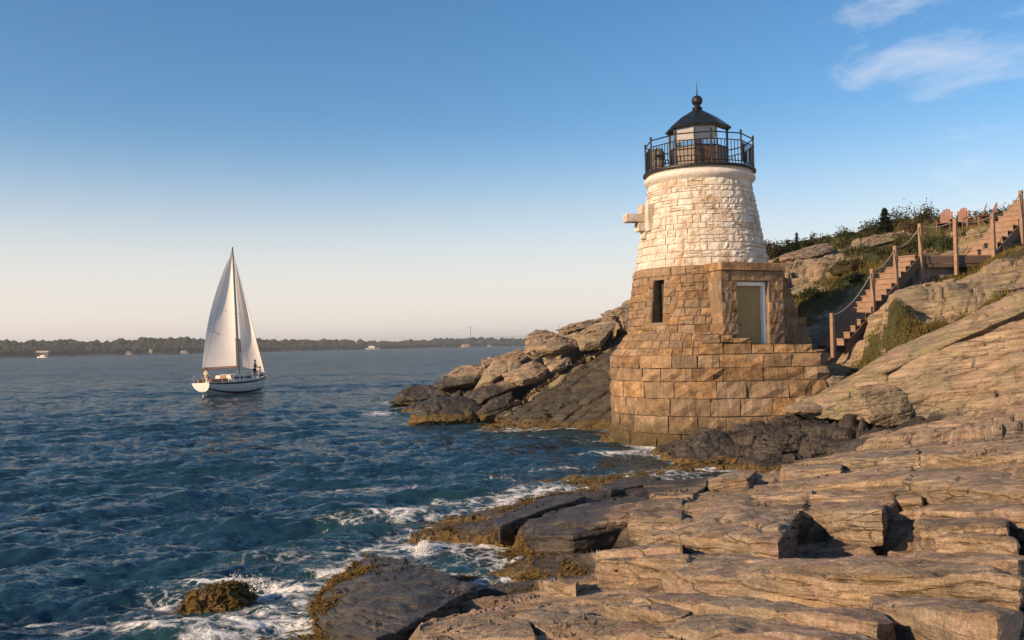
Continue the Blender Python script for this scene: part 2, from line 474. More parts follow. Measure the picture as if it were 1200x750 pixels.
_r2 = np.random.RandomState(11)
def layers(lo, hi, n, start):
    return start + np.cumsum(_r2.uniform(lo, hi, n))
LAY_A = -12.0 + np.cumsum(_r2.choice([0.10, 0.16, 0.24, 0.36, 0.6], 300, p=[.2, .25, .25, .2, .1]) * _r2.uniform(.8, 1.2, 300))
LAY_B = layers(0.05, 0.13, 900, -12.0)
LAY_C = layers(0.5, 1.2, 200, -14.0)
def quant(s, lay, flat=0.12, edge=0.80, notch=0.0):
    i = np.clip(np.searchsorted(lay, s) - 1, 0, len(lay) - 2)
    b0 = lay[i]; w = lay[i + 1] - b0; f = (s - b0) / w
    return b0 + w * (flat * f + (1 - flat) * sstep(edge, 0.985, f) - notch * np.exp(-((f - edge + 0.03) / 0.05) ** 2)), i

JB1 = layers(1.8, 6.5, 120, -60.0); JR1 = _r2.uniform(-1, 1, 400)
JB2 = layers(1.6, 5.0, 120, -60.0); JR2 = _r2.uniform(-1, 1, 400)
def joints(c, jb):
    i = np.clip(np.searchsorted(jb, c) - 1, 0, len(jb) - 2)
    return i, np.minimum(c - jb[i], jb[i + 1] - c)

CRK = np.array([PZ(1000, 668, 1.7)[:2], PZ(1022, 638, 1.5)[:2], PZ(1042, 600, 1.45)[:2], PZ(1050, 565, 1.4)[:2], PZ(1062, 530, 1.25)[:2]])
def poly_sd(x, y, pl):
    best = np.full(x.shape, 1e9); side = np.zeros(x.shape)
    for a, b in zip(pl[:-1], pl[1:]):
        e = b - a; L = np.hypot(*e); e = e / L
        t = np.clip((x - a[0]) * e[0] + (y - a[1]) * e[1], 0, L)
        dx = x - a[0] - t * e[0]; dy = y - a[1] - t * e[1]; d = np.hypot(dx, dy)
        s = np.sign(e[1] * (x - a[0]) - e[0] * (y - a[1]))
        m = d < best; best = np.where(m, d, best); side = np.where(m, s, side)
    return best, side

def ledge_height(x, y):
    """layered bedrock in the foreground"""
    h0 = macro(x, y)
    wx = x + 0.5 * fbm2(x * 0.5, y * 0.5, 3, 1); wy = y + 0.35 * fbm2(x * 0.6, y * 0.6, 3, 2)
    # dark hollow behind the front rib
    pc = PZ(955, 652, 1.35)
    qx = (wx - pc[0] - 0.1) / 1.2; qy = (wy - pc[1] - 0.15) / 0.80
    pit = np.exp(-(qx ** 2 + qy ** 2) ** 4)
    gc = PZ(790, 690, 1.35)
    qx = (wx - gc[0]) / 0.6; qy = (wy - gc[1]) / 0.16
    h0 = h0 - 0.28 * np.exp(-(qx ** 2 + qy ** 2))
    gc = PZ(640, 690, 0.6)
    qx = (wx - gc[0]) / 1.2; qy = (wy - gc[1]) / 0.3
    h0 = h0 - 0.2 * np.exp(-(qx ** 2 + qy ** 2))
    # joints
    j1 = x * 0.93 - y * 0.37 + 0.30 * fbm2(x * 0.35, y * 0.35, 3, 5)
    j2 = x * 0.62 + y * 0.78 + 0.5 * fbm2(x * 0.25, y * 0.25, 3, 6)
    i1, d1 = joints(j1, JB1); i2, d2 = joints(j2, JB2)
    # ribs stretched along the strike
    rib = 0.50 * fbm2(wx * 0.09 + 0.03 * wy, wy * 0.85 - 0.12 * wx, 5, 8, 0.58)
    plane = -0.155 * y + 0.075 * x
    s = h0 + rib - plane
    s = s + 0.075 * JR1[(i1 * 7 + i2 * 13) % 400]
    qa, ia = quant(s, LAY_A, 0.06, 0.86, 0.38)
    s2 = s + 0.06 * JR2[(i1 * 3 + i2 * 5 + ia * 11) % 400] + 0.05 * fbm2(wx * 0.9, wy * 2.2, 3, 12)
    qb, ib = quant(s2, LAY_B, 0.15, 0.72, 0.25)
    q = 0.62 * qa + 0.38 * qb
    h = q + plane
    h = 0.95 * h + 0.05 * (h0 + rib)
    gr = sstep(-0.2, 0.25, perlin2(x * 0.5, y * 0.5, 21))
    h = h - (0.07 * gr * np.exp(-(d1 / 0.022) ** 2) + 0.05 * (1 - gr) * np.exp(-(d2 / 0.022) ** 2))
    cd, side = poly_sd(wx, wy, CRK)
    h = h - 0.30 * np.exp(-(cd / 0.06) ** 2) - 0.16 * (side > 0) * np.exp(-cd / 0.9) * (cd < 3)
    h = h + 0.030 * fbm2(wx * 1.6, wy * 4.2, 4, 15) + 0.012 * fbm2(x * 9, y * 14, 3, 16)
    h = h - 0.6 * pit * (0.75 + 0.25 * fbm2(x * 2, y * 2, 2, 44))
    return h

def hill_height(x, y):
    h0 = macro(x, y) - 0.55 * np.exp(-(((x - 19.3) / 2.8) ** 2 + ((y - 38.6) / 1.6) ** 2))
    wx = x + 0.9 * fbm2(x * 0.3, y * 0.3, 3, 31); wy = y + 0.9 * fbm2(x * 0.3, y * 0.3, 3, 32)
    rib = 0.75 * fbm2(wx * 0.16 + wy * 0.05, wy * 0.42 - 0.12 * wx, 4, 33, 0.55)
    plane = 0.16 * x - 0.10 * y
    i1, d1 = joints(x * 0.95 - y * 0.3 + 0.6 * fbm2(x * 0.25, y * 0.25, 3, 35), JB2)
    i2, d2 = joints(x * 0.5 + y * 0.85 + 0.6 * fbm2(x * 0.25, y * 0.25, 3, 36), JB2)
    # the whaleback is one smooth hump: little layering there
    wb = np.exp(-(((x - 14.8) / 4.5) ** 2 + ((y - 28.6) / 3.0) ** 2) ** 2)
    s = h0 + rib * (1 - 0.5 * wb) - plane + 0.32 * JR1[(i1 * 7 + i2 * 13) % 400] * (1 - 0.85 * wb)
    qa, ia = quant(s, LAY_C, 0.15, 0.70)
    qb, ib = quant(s + 0.1 * fbm2(wx * 0.8, wy * 1.6, 3, 37), LAY_A, 0.18, 0.66)
    k = 0.78 * (1 - 0.72 * wb)
    h = (1 - k) * (h0 + rib * (1 - 0.6 * wb)) + k * (0.5 * qa + 0.5 * qb + plane)
    h = h - 0.22 * np.exp(-(d1 / 0.07) ** 2) * sstep(0, .4, perlin2(x * .3, y * .3, 40)) - 0.16 * np.exp(-(d2 / 0.07) ** 2) * sstep(0, .4, perlin2(x * .3, y * .3, 41))
    h = h + 0.13 * fbm2(wx * 0.8, wy * 1.4, 4, 38) + 0.045 * fbm2(x * 3, y * 4, 4, 39)
    rg = np.clip(1 - np.abs(fbm2(wx * 0.55 + 3, wy * 0.75, 3, 45)) * 3.0, 0, 1) ** 5
    h = h - 0.20 * rg + 0.16 * fbm2(x * 1.1, y * 1.3, 3, 46) * (0.4 + 0.6 * wb)
    cove = np.exp(-(((x - 8.5) / 4.0) ** 2 + ((y - 28.6) / 2.2) ** 2) ** 2)
    h = h + cove * (0.16 * fbm2(x * 0.9, y * 1.6, 4, 47) + 0.85 * (quant(h + .3 * x * .3, LAY_A, 0.1, 0.7, .3)[0] - .3 * x * .3 - h))
    return h

def rock_attrs(x, y, z, slope_up):
    n = fbm2(x * 0.45, y * 0.45, 4, 51); n2 = fbm2(x * 1.5, y * 1.5, 3, 52)
    # tide line; far side blackened higher, cove shade painted in with the wet
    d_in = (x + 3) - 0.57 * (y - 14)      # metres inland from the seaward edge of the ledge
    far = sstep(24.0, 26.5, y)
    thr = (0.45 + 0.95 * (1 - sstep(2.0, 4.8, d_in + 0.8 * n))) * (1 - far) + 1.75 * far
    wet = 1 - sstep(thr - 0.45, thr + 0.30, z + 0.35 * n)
    seaward = 1 - sstep(1.0, 7.0, x - 0.35 * (y - 14))
    weed = (1 - sstep(0.10, 0.34, z + 0.22 * n2)) * (0.45 + 0.55 * seaward)
    lich = sstep(24.5, 27.5, y) * (0.55 + 0.6 * n) * sstep(0.9, 1.8, z)
    return wet, weed, np.clip(lich, 0, 1)

# hollows on the hill that hold turf
TURF = [PY(*p)[:2] + (r,) for p, r in (((1055, 398, 33.2), 0.8), ((1090, 386, 33.0), 0.8), ((1150, 352, 33.0), 1.0), ((1185, 337, 33.2), 1.0), ((1120, 370, 33.0), 0.8),
        ((1010, 412, 33.9), 0.8), ((955, 345, 43), 1.8), ((930, 375, 41), 1.2), ((1000, 318, 46), 2.2), ((1040, 308, 47), 2.2), ((1070, 295, 49), 3.0),
        ((1110, 285, 48), 3), ((1150, 272, 48), 3), ((1130, 315, 39.2), 1.4), ((1180, 303, 38.0), 1.2))]
def turf_mask(x, y):
    m = np.zeros(x.shape)
    for cx, cyy, r in TURF:
        m = np.maximum(m, np.exp(-(((x - cx) ** 2 + (y - cyy) ** 2) / r ** 2)))
    m = np.maximum(m, sstep(53, 57, y + 0.15 * (x - 20)) * (x > 14))
    m = np.maximum(m, sstep(24, 30, x) * sstep(40, 44, y))
    return np.clip(m * 1.15, 0, 1)

def split_y(x):
    return 24.6 - 0.045 * np.clip(x, 0, 20) ** 1.15

# rock_ledge: foreground
tt = np.linspace(-0.40, 0.76, 500)
ff = np.linspace(0, 1, 720)
yy = 1.0 / (1 / 3.2 + (1 / 29.0 - 1 / 3.2) * ff ** 0.92)
T, Y = np.meshgrid(tt, yy); X = T * Y
Z = ledge_height(X, Y)
# no single-point spikes
nb_ = np.stack([Z[:-2, 1:-1], Z[2:, 1:-1], Z[1:-1, :-2], Z[1:-1, 2:]])
Z[1:-1, 1:-1] = np.clip(Z[1:-1, 1:-1], np.sort(nb_, 0)[1] - 0.02, np.sort(nb_, 0)[2] + 0.02)
def box_blur(f, r):
    p_ = np.pad(f, ((r + 1, r), (r + 1, r)), mode='edge').cumsum(0).cumsum(1); k = 2 * r + 1
    return (p_[k:, k:] - p_[:-k, k:] - p_[k:, :-k] + p_[:-k, :-k]) / k ** 2
for r_ in (6, 4):       # thin flakes close to the camera are worn off
    B_ = box_blur(Z, r_); lim = 0.022 + 0.5 * sstep(9.5, 12.5, Y)
    Z = B_ + np.clip(Z - B_, -lim - 0.03, lim)
# sinks out of sight where the headland begins
Z = Z - 2.5 * sstep(0, 2.2, Y - split_y(X) - 0.9) * sstep(2, 6, X)
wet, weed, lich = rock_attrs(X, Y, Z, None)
V = np.stack([X, Y, Z], -1).reshape(-1, 3)
Q = grid_quads(len(yy), len(tt))
keep = (Z.ravel()[Q] > -0.8).any(1)
V, Q, A = compact(V, Q[keep], dict(wet=wet.ravel(), weed=weed.ravel(), lichen=lich.ravel(), turf=np.zeros(Z.size)))
LEDGE = link('rock_ledge', np_mesh('rock_ledge', V, Q, smooth=False, attrs=A), MAT['rock'], kind='structure')

# headland
tt = np.linspace(-0.25, 0.90, 520)
ff = np.linspace(0, 1, 430)
yy = 1.0 / (1 / 20.5 + (1 / 86.0 - 1 / 20.5) * ff)
T, Y = np.meshgrid(tt, yy); X = T * Y
Z = hill_height(X, Y)
Z = Z - 2.0 * (1 - sstep(-2.2, 0.3, Y - split_y(X)))
turf = turf_mask(X, Y)
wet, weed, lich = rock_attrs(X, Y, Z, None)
V = np.stack([X, Y, Z], -1).reshape(-1, 3)
Q = grid_quads(len(yy), len(tt))
keep = (Z.ravel()[Q] > -0.8).any(1)
V, Q, A = compact(V, Q[keep], dict(wet=wet.ravel(), weed=weed.ravel(), lichen=lich.ravel(), turf=turf.ravel()))
link('headland', np_mesh('headland', V, Q, smooth=False, attrs=A), MAT['rock'], kind='structure')

def ground_z(x, y):
    a = np.array([float(x)]); b = np.array([float(y)])
    return float(hill_height(a, b)[0]) if y > split_y(a)[0] else float(ledge_height(a, b)[0])

# ------------------------------------------------------------------ sea
def ocean_tile(N, L, Lw, wind, rms, seed, cut):
    r = np.random.RandomState(seed)
    k1 = 2 * np.pi * np.fft.fftfreq(N, L / N)
    KX, KY = np.meshgrid(k1, k1); K = np.hypot(KX, KY); K[0, 0] = 1
    wd = np.array(wind) / np.hypot(*wind)
    c = (KX * wd[0] + KY * wd[1]) / K
    S = np.exp(-1 / (K * Lw) ** 2) / K ** 3.7 * (0.12 + c ** 2) * np.exp(-(K * cut) ** 2)
    S[0, 0] = 0
    H = np.sqrt(S) * (r.normal(size=(N, N)) + 1j * r.normal(size=(N, N)))
    h = np.fft.ifft2(H); sc = rms / h.real.std()
    dx = np.fft.ifft2(-1j * KX / K * H).real * sc; dy = np.fft.ifft2(-1j * KY / K * H).real * sc
    return h.real * sc, dx, dy
def tile_at(f, L, x, y):
    N = f.shape[0]; a = (x / L * N) % N; b = (y / L * N) % N
    i = np.floor(a).astype(int) % N; j = np.floor(b).astype(int) % N; fa = a - np.floor(a); fb = b - np.floor(b)
    i1 = (i + 1) % N; j1 = (j + 1) % N
    return (f[j, i] * (1 - fa) + f[j, i1] * fa) * (1 - fb) + (f[j1, i] * (1 - fa) + f[j1, i1] * fa) * fb

O1 = ocean_tile(512, 46.0, 0.62, (0.45, -1.0), 0.062, 5, 0.04)
O2 = ocean_tile(256, 9.7, 0.16, (0.2, -1.0), 0.019, 6, 0.025)
tt = np.concatenate([np.linspace(-1.6, -0.68, 40)[:-1], np.linspace(-0.68, 0.36, 580), np.linspace(0.36, 1.5, 45)[1:]])
inv = np.linspace(1 / 7.5, 1 / 400.0, 540)
yy = np.concatenate([1 / inv, np.geomspace(430, 14000, 30)])
T, Y = np.meshgrid(tt, yy); X = T * Y
dep = macro(np.clip(X, -40, 60), np.clip(Y, 0, 90))
shal = sstep(-1.6, -0.1, dep)
amp = (1 - sstep(60, 240, Y)) * (1 - 0.35 * shal)
Zs = amp * tile_at(O1[0], 46.0, X, Y) + (1 - sstep(25, 60, Y)) * tile_at(O2[0], 9.7, X, Y)
fine = sstep(0, 1, 1 - sstep(25, 60, Y))
ch = amp * 0.9
Xs = X + ch * tile_at(O1[1], 46.0, X, Y) + fine * 0.8 * tile_at(O2[1], 9.7, X, Y)
Ys = Y + ch * tile_at(O1[2], 46.0, X, Y) + fine * 0.8 * tile_at(O2[2], 9.7, X, Y)
# swell rolling on to the ledge
def swell(u, v, wx, wy, ang, a):
    c = PZ(u, v, 0); dx = X - c[0]; dy = Y - c[1]
    p = dx * math.cos(ang) + dy * math.sin(ang); q = -dx * math.sin(ang) + dy * math.cos(ang)
    return a * np.exp(-(p / wx) ** 2 - (q / wy) ** 2)
Zs = Zs + swell(400, 612, 3.2, 0.55, 0.25, 0.26) + swell(583, 572, 0.9, 0.35, 0.3, 0.22) + swell(270, 688, 1.2, 0.35, 0.0, 0.20) + swell(500, 580, 2.4, 0.5, 0.25, 0.16) + swell(770, 528, 0.9, 0.5, 0.3, 0.12)
def patch(u, v, rx, ry, ang, a):
    return swell(u, v, rx, ry, ang, a)
foam = sstep(-0.55, 0.05, dep) * 0.62 * (Y < 80)
for p in ((430, 575, 3.4, 1.3, 0.25, .50), (470, 610, 2.2, 1.0, 0.3, .62), (540, 588, 1.4, .7, .2, .62), (583, 567, .7, .4, 0, 1.1), (660, 548, 1.6, 0.8, 0, .55), (730, 533, 2.0, 1.1, 0, .8),
          (765, 525, 1.0, .9, 0, .95), (250, 700, 2.2, .8, 0, .62), (275, 686, 1.0, .35, 0, 1.05), (330, 695, 1.0, .8, 0, .8), (120, 725, 3.0, .7, .1, .50), (320, 735, 1.2, .6, 0, .85), (180, 740, 2.0, .4, 0, .8),
          (345, 655, 1.6, .9, .2, .5), (445, 485, 1.5, 1.3, 0, .75), (470, 478, 1.5, 2, 0, .6), (640, 512, 6, .9, 0, .42), (495, 648, .7, .5, 0, .8), (480, 640, .5, .7, 0, .9),
          (700, 516, 2.0, 1.0, 0, .55)):
    foam = np.maximum(foam, patch(*p))
V = np.stack([Xs, Ys, Zs], -1).reshape(-1, 3)
Q = grid_quads(len(yy), len(tt))
dz = ((dep > 0.9) & (Y < 75)).ravel()
keep = ~dz[Q].all(1)
V, Q, A = compact(V, Q[keep], dict(foam=foam.ravel(), shallow=shal.ravel()))

def water_material():
    t = NT('sea_water')
    P = t.coord()
    # wavelets too small for the mesh: slopes from noise at several scales
    N = t.node('ShaderNodeNewGeometry').outputs['Normal']
    acc = N
    for sc, k, st in ((0.02, 0.10, (0.5, 2.0, 1)), (0.07, 0.20, (0.5, 1.8, 1)), (0.30, 0.24, (1, 1.7, 1)), (1.1, 0.22, (1, 1.7, 1)), (3.6, 0.26, (1, 1.5, 1)), (11.0, 0.20, (1, 1.3, 1))):
        c = t.noise(t.mapping(P, scale=st, rot=(0, 0, RAD(-14))), sc, 3, 0.6, 0.3, color=True)
        v = t.node('ShaderNodeVectorMath', operation='SUBTRACT'); t.set(v.inputs[0], c); v.inputs[1].default_value = (0.5, 0.5, 0.5)
        s = t.node('ShaderNodeVectorMath', operation='MULTIPLY'); t.set(s.inputs[0], v.outputs[0]); s.inputs[1].default_value = (k * 2.8, k * 5.0, 0)
        a = t.node('ShaderNodeVectorMath', operation='ADD'); t.set(a.inputs[0], acc); t.set(a.inputs[1], s.outputs[0]); acc = a.outputs[0]
    nn = t.node('ShaderNodeVectorMath', operation='NORMALIZE'); t.set(nn.inputs[0], acc)
    deep = t.mix(t.mr(t.noise(P, 0.08, 3), 0.35, 0.65), (0.009, 0.032, 0.055, 1), (0.011, 0.039, 0.062, 1))
    col = t.mix(t.attr('shallow'), deep, (0.013, 0.040, 0.050, 1))
    foam = t.attr('foam')
    w = t.noise(P, 1.3, 4, 0.6, color=True)
    wv = t.node('ShaderNodeVectorMath', operation='MULTIPLY_ADD'); t.set(wv.inputs[0], w); wv.inputs[1].default_value = (0.9, 0.9, 0); t.set(wv.inputs[2], P)
    lace = t.voro(t.mapping(wv.outputs[0], scale=(1, 1.5, 1)), 1.7, 'DISTANCE_TO_EDGE')
    lace2 = t.voro(t.mapping(wv.outputs[0], scale=(1, 1.4, 1)), 5.0, 'DISTANCE_TO_EDGE')
    ln = t.math('SUBTRACT', 1.0, t.math('MINIMUM', t.math('MULTIPLY', lace, 3.2), t.math('ADD', t.math('MULTIPLY', lace2, 3.4), 0.12)))
    ln = t.math('ADD', t.math('MULTIPLY', ln, 0.36), t.math('MULTIPLY', t.noise(P, 2.4, 9, 0.74, 0.6), 1.05))
    ff = t.mr(t.math('ADD', t.math('MULTIPLY', foam, 0.62), ln), 1.03, 1.36, smooth=True)
    # a few whitecaps flecks in the open water
    fl = t.mr(t.math('ADD', t.noise(t.mapping(P, scale=(0.9, 1.8, 1)), 1.2, 5, 0.7), t.math('MULTIPLY', t.noise(P, 0.15, 2), 0.3)), 0.915, 0.97)
    ff = t.math('MAXIMUM', ff, t.math('MULTIPLY', fl, 0.6))
    c2 = t.mix(ff, col, (0.72, 0.72, 0.70, 1))
    nmix = t.node('ShaderNodeMix', data_type='VECTOR'); t.set(nmix.inputs[0], t.math('MULTIPLY', ff, 0.6)); t.set(nmix.inputs[4], nn.outputs[0]); t.set(nmix.inputs[5], N)
    fb = t.bump(t.math('MULTIPLY', ff, t.noise(P, 9, 4, 0.7)), 0.6, 0.08, nmix.outputs[1])
    # body of the water and the reflection from the wave faces; waves hide part of each other, so they mirror less than a flat sheet
    df = t.node('ShaderNodeBsdfDiffuse'); t.set(df.inputs[0], c2); t.set(df.inputs['Normal'], fb)
    gl = t.node('ShaderNodeBsdfGlossy'); gl.inputs['Roughness'].default_value = 0.12; t.set(gl.inputs['Normal'], fb)
    fr = t.node('ShaderNodeFresnel'); fr.inputs[0].default_value = 1.33; t.set(fr.inputs['Normal'], fb)
    k = t.math('MULTIPLY', t.math('MULTIPLY', t.math('MULTIPLY', fr.outputs[0], 0.98), t.math('SUBTRACT', 1.0, t.math('MULTIPLY', fr.outputs[0], 0.62))), t.math('SUBTRACT', 1.0, ff))
    mx = t.node('ShaderNodeMixShader'); t.set(mx.inputs[0], k); t.l.new(df.outputs[0], mx.inputs[1]); t.l.new(gl.outputs[0], mx.inputs[2])
    t.l.new(mx.outputs[0], t.out.inputs['Surface'])
    return t.m
MAT['water'] = water_material()
link('sea', np_mesh('sea', V, Q, attrs=A), MAT['water'], kind='structure')

# ------------------------------------------------------------------ lighthouse
TWY = 36.5
_p = PY(824, 400, TWY)
TC = Vector((_p[0], TWY, 0))
vc = Vector((-TC.x, -TC.y)).normalized()
vr = Vector((-vc.y, vc.x))
def edir(phi): return vc * math.cos(phi) + vr * math.sin(phi)
AZC = math.atan2(vc.y, vc.x)     # polar angle of phi = 0; phi grows with the polar angle

def stone_material(name, cols, dark, patina, mortar=False, low=None):
    t = NT(name)
    O = t.coord()
    r = t.rand()
    n1 = t.noise(O, 3.0, 6, 0.65); n2 = t.noise(O, 16, 5, 0.7); n3 = t.noise(O, 60, 3, 0.6)
    c = t.mix(t.mr(n1, 0.36, 0.66), cols[0], cols[1])
    c = t.mix(t.mr(r, 0.1, 1.0, 0.0, 0.62), c, cols[2])
    r2 = t.math('FRACT', t.math('MULTIPLY', r, 7.31)); lum = t.mr(r2, 0, 1, 0.66, 1.16)
    cm = t.node('ShaderNodeCombineXYZ')
    for i in range(3): t.l.new(lum, cm.inputs[i])
    c = t.mix(1.0 if name == 'granite' else 0.35, c, cm.outputs[0], 'MULTIPLY')
    c = t.mix(t.math('MULTIPLY', t.mr(n2, 0.53, 0.70), 0.72), c, dark)
    streak = t.noise(t.mapping(O, scale=(3, 3, 0.35)), 1.7, 6, 0.7)
    c = t.mix(t.math('MULTIPLY', t.mr(streak, 0.53, 0.70), patina[3]), c, (*patina[:3], 1))
    if name == 'whitewashed_stone':
        c = t.mix(t.math('MULTIPLY', t.mr(t.noise(O, 1.5, 7, 0.72), 0.50, 0.61), 0.8), c, (0.40, 0.275, 0.165, 1))
        c = t.mix(t.math('MULTIPLY', t.mr(r2, 0.78, 0.95), 0.55), c, (0.44, 0.32, 0.20, 1))
        c = t.mix(t.math('MULTIPLY', t.mr(t.noise(O, 7, 4, 0.7), 0.60, 0.68), 0.6), c, (0.30, 0.20, 0.12, 1))
    if low is not None:
        z = t.node('ShaderNodeSeparateXYZ'); t.set(z.inputs[0], O)
        k = t.mr(t.math('ADD', z.outputs[2], t.math('MULTIPLY', t.math('SUBTRACT', n1, 0.5), 1.3)), low[0], low[1], 1.0, 0.0)
        c = t.mix(t.math('MULTIPLY', k, 0.9), c, t.mix(n2, (0.028, 0.022, 0.010, 1), (0.085, 0.066, 0.022, 1)))
        # salt and lime weeping from the joints above the tide line
        b = t.math('MULTIPLY', t.mr(z.outputs[2], 0.5, 1.0), t.mr(z.outputs[2], 1.7, 2.2, 1.0, 0.0))
        s2 = t.mr(t.noise(t.mapping(O, scale=(1.6, 1.6, 0.5)), 1.3, 6, 0.7), 0.62, 0.70)
        c = t.mix(t.math('MULTIPLY', t.math('MULTIPLY', b, s2), 0.75), c, (0.55, 0.48, 0.36, 1))
    h = t.math('ADD', t.math('MULTIPLY', n2, 0.8), t.math('ADD', n1, t.math('MULTIPLY', n3, 0.3)))
    t.bsdf(c, 0.85, t.bump(h, 1.0, 0.08), 0, 0.3)
    return t.m
MAT['granite'] = stone_material('granite', ((0.18, 0.106, 0.052, 1), (0.46, 0.285, 0.140, 1), (0.27, 0.215, 0.165, 1)), (0.080, 0.052, 0.032, 1), (0.09, 0.060, 0.038, 0.85), low=(0.35, 1.35))
MAT['white_stone'] = stone_material('whitewashed_stone', ((0.62, 0.575, 0.50, 1), (0.78, 0.74, 0.68, 1), (0.70, 0.64, 0.55, 1)), (0.36, 0.25, 0.15, 1), (0.42, 0.22, 0.09, 0.80))
MAT['white_band'] = stone_material('white_band', ((0.66, 0.60, 0.53, 1), (0.76, 0.71, 0.65, 1), (0.70, 0.66, 0.60, 1)), (0.55, 0.46, 0.38, 1), (0.46, 0.27, 0.14, 0.5))
MAT['mortar'] = simple('mortar', (0.17, 0.125, 0.085), 0.95, 0.3, 3.0, coord='Object')
MAT['mortar_white'] = simple('mortar_white', (0.34, 0.27, 0.20), 0.95, 0.4, 3.0)
MAT['iron'] = simple('black_iron', (0.007, 0.0065, 0.0065), 0.5, 0.3, 8.0, spec=0.35)
MAT['iron_rust'] = simple('rusty_iron', (0.045, 0.020, 0.011), 0.7, 0.5, 9.0)
MAT['copper'] = simple('roof_metal', (0.012, 0.014, 0.014), 0.38, 0.4, 4.0, 0.3)
MAT['white_paint'] = simple('white_paint', (0.74, 0.74, 0.76), 0.5, 0.06, 3.0)
MAT['door'] = simple('olive_door', (0.30, 0.225, 0.105), 0.85, 0.12, 1.2, spec=0.15)

LH = thing('lighthouse', 'granite lighthouse with whitewashed upper tower and black lantern on the rocky shore', 'lighthouse', loc=(TC.x, TC.y, 0))

class Stones:
    """lays rough-faced stones over a surface given as f(a, z) -> (x, y, nx, ny); a in metres along the course"""
    def __init__(s, seed): s.r = random.Random(seed); s.k = seed * 100
    def stone(s, f, a0, a1, z0, z1, gap, proud, rough, nx=6, nz=5, zoff=None):
        g = gap * 0.5
        A = np.r_[a0 + g * 0.2, np.linspace(a0 + g, a1 - g, nx - 2), a1 - g * 0.2]
        Zz = np.r_[z0 + g * 0.2, np.linspace(z0 + g, z1 - g, nz - 2), z1 - g * 0.2]
        s.k += 1
        V = []
        ln = a1 - a0; hz = z1 - z0
        ja = [s.r.uniform(-1, 1) * g * 0.9 for _ in range(4)]
        base = proud * s.r.uniform(0.55, 1.35)
        for j, z in enumerate(Zz):
            for i, a in enumerate(A):
                fi = (a - a0) / ln; fj = (z - z0) / hz
                aa = a + ja[0] * (1 - fi) * fj + ja[1] * fi * fj * (-1)
                z2 = z + (ja[2] * (1 - fi) + ja[3] * fi) * (1 if j > 0 else 0) * fj
                x, y, nxx, nyy = f(aa, z2)
                edge = i in (0, nx - 1) or j in (0, nz - 1)
                if edge: d = -0.05
                else:
                    n = s.r.uniform(-1, 1) * rough * 0.95
                    d = base + n
                    if i in (1, nx - 2) or j in (1, nz - 2): d = base * 0.45 + n * 0.6
                V.append((x + nxx * d, y + nyy * d, z2))
        return np.array(V), grid_quads(nz, nx)
    def course(s, f, a0, a1, z0, z1, lmin, lmax, first=True):
        out = []; a = a0 - (s.r.uniform(0, lmin * 0.7) if first else 0)
        while a < a1 - 0.02:
            b = a + s.r.uniform(lmin, lmax)
            if a1 - b < lmin * 0.6: b = a1
            out.append((max(a, a0), min(b, a1))); a = b
        return out

def lay(name, parent, mat, f, courses, a0, a1, lmin, lmax, gap, proud, rough, seed, keep=None, skip=None, stuffname=None, zjit=0.0):
    """courses: list of (z0, z1). keep(a_mid): own object, else joined. skip(a0, a1, z0, z1): leave out"""
    S = Stones(seed); rest_v, rest_q, n = [], [], 0
    for (z0, z1) in courses:
        L0, L1 = (a0(z0), a1(z0)) if callable(a0) else (a0, a1)
        for a, b in S.course(f, L0, L1, z0, z1, lmin, lmax):
            if skip and skip(a, b, z0, z1): continue
            bits = [(a, b, z0, z1)]
            if zjit and S.r.random() < zjit:
                zm = z0 + (z1 - z0) * S.r.uniform(0.42, 0.58); bits = [(a, b, z0, zm), (a, b, zm, z1)]
            for (p, q, r0, r1) in bits:
                V, Qd = S.stone(f, p, q, r0, r1, gap, proud, rough)
                if keep is None or keep(0.5 * (p + q)):
                    c = V.mean(0)
                    me = np_mesh(name, V - c, Qd, smooth=False)
                    link(name, me, mat, parent, loc=tuple(c))
                else:
                    rest_v.append(V); rest_q.append(Qd + n); n += len(V)
    if rest_v:
        link(stuffname or name, np_mesh(name, np.concatenate(rest_v), np.concatenate(rest_q), smooth=False), mat, parent, kind='stuff')

# radii of the tower by height
def r_white(z): return np.interp(z, [6.88, 10.40], [2.70, 2.06])
def r_brown(z): return np.interp(z, [4.30, 6.90], [3.06, 2.74])
def r_cham(z): return np.interp(z, [3.45, 4.32], [3.74, 3.10])
R_BASE = 3.76
def round_f(rf, rref):
    def f(a, z):
        ph = AZC + a / rref; r = float(rf(z))
        return r * math.cos(ph), r * math.sin(ph), math.cos(ph), math.sin(ph)
    return f

MAT['white_stone'].name = 'whitewashed_stone'
def lathe_part(name, prof, mat, seg=64, smooth=True, parent=LH):
    return part(name, lambda bm: b_lathe(bm, prof, seg), mat, parent, smooth)

wall_w = lathe_part('upper_wall', [(2.70 - .01, 6.86), (2.06 - .01, 10.42), (0.5, 10.42)], MAT['mortar_white'])
PHD = 0.61
SLIT = (-0.62, 0.26, 4.75, 6.42)
def lower_core(bm):
    half = SLIT[1] / 2.9
    an = sorted(list(np.linspace(-math.pi, math.pi, 65)[:-1]) + [SLIT[0] - half, SLIT[0] + half])
    an = sorted(an + [PHD - 0.25, PHD + 0.25]); zs = [3.40, SLIT[2], 6.28, SLIT[3], 6.92]
    V = [[bm.verts.new(((float(r_brown(z)) - .02) * math.cos(AZC + a), (float(r_brown(z)) - .02) * math.sin(AZC + a), z)) for a in an] for z in zs]
    for i in range(4):
        for k in range(len(an)):
            m = an[k] + 0.5 * ((an[(k + 1) % len(an)] - an[k]) % (2 * math.pi))
            if i in (1, 2) and abs(m - SLIT[0]) < half: continue
            if i in (0, 1) and abs(m - PHD) < 0.25: continue
            k2 = (k + 1) % len(an)
            bm.faces.new((V[i][k], V[i][k2], V[i + 1][k2], V[i + 1][k]))
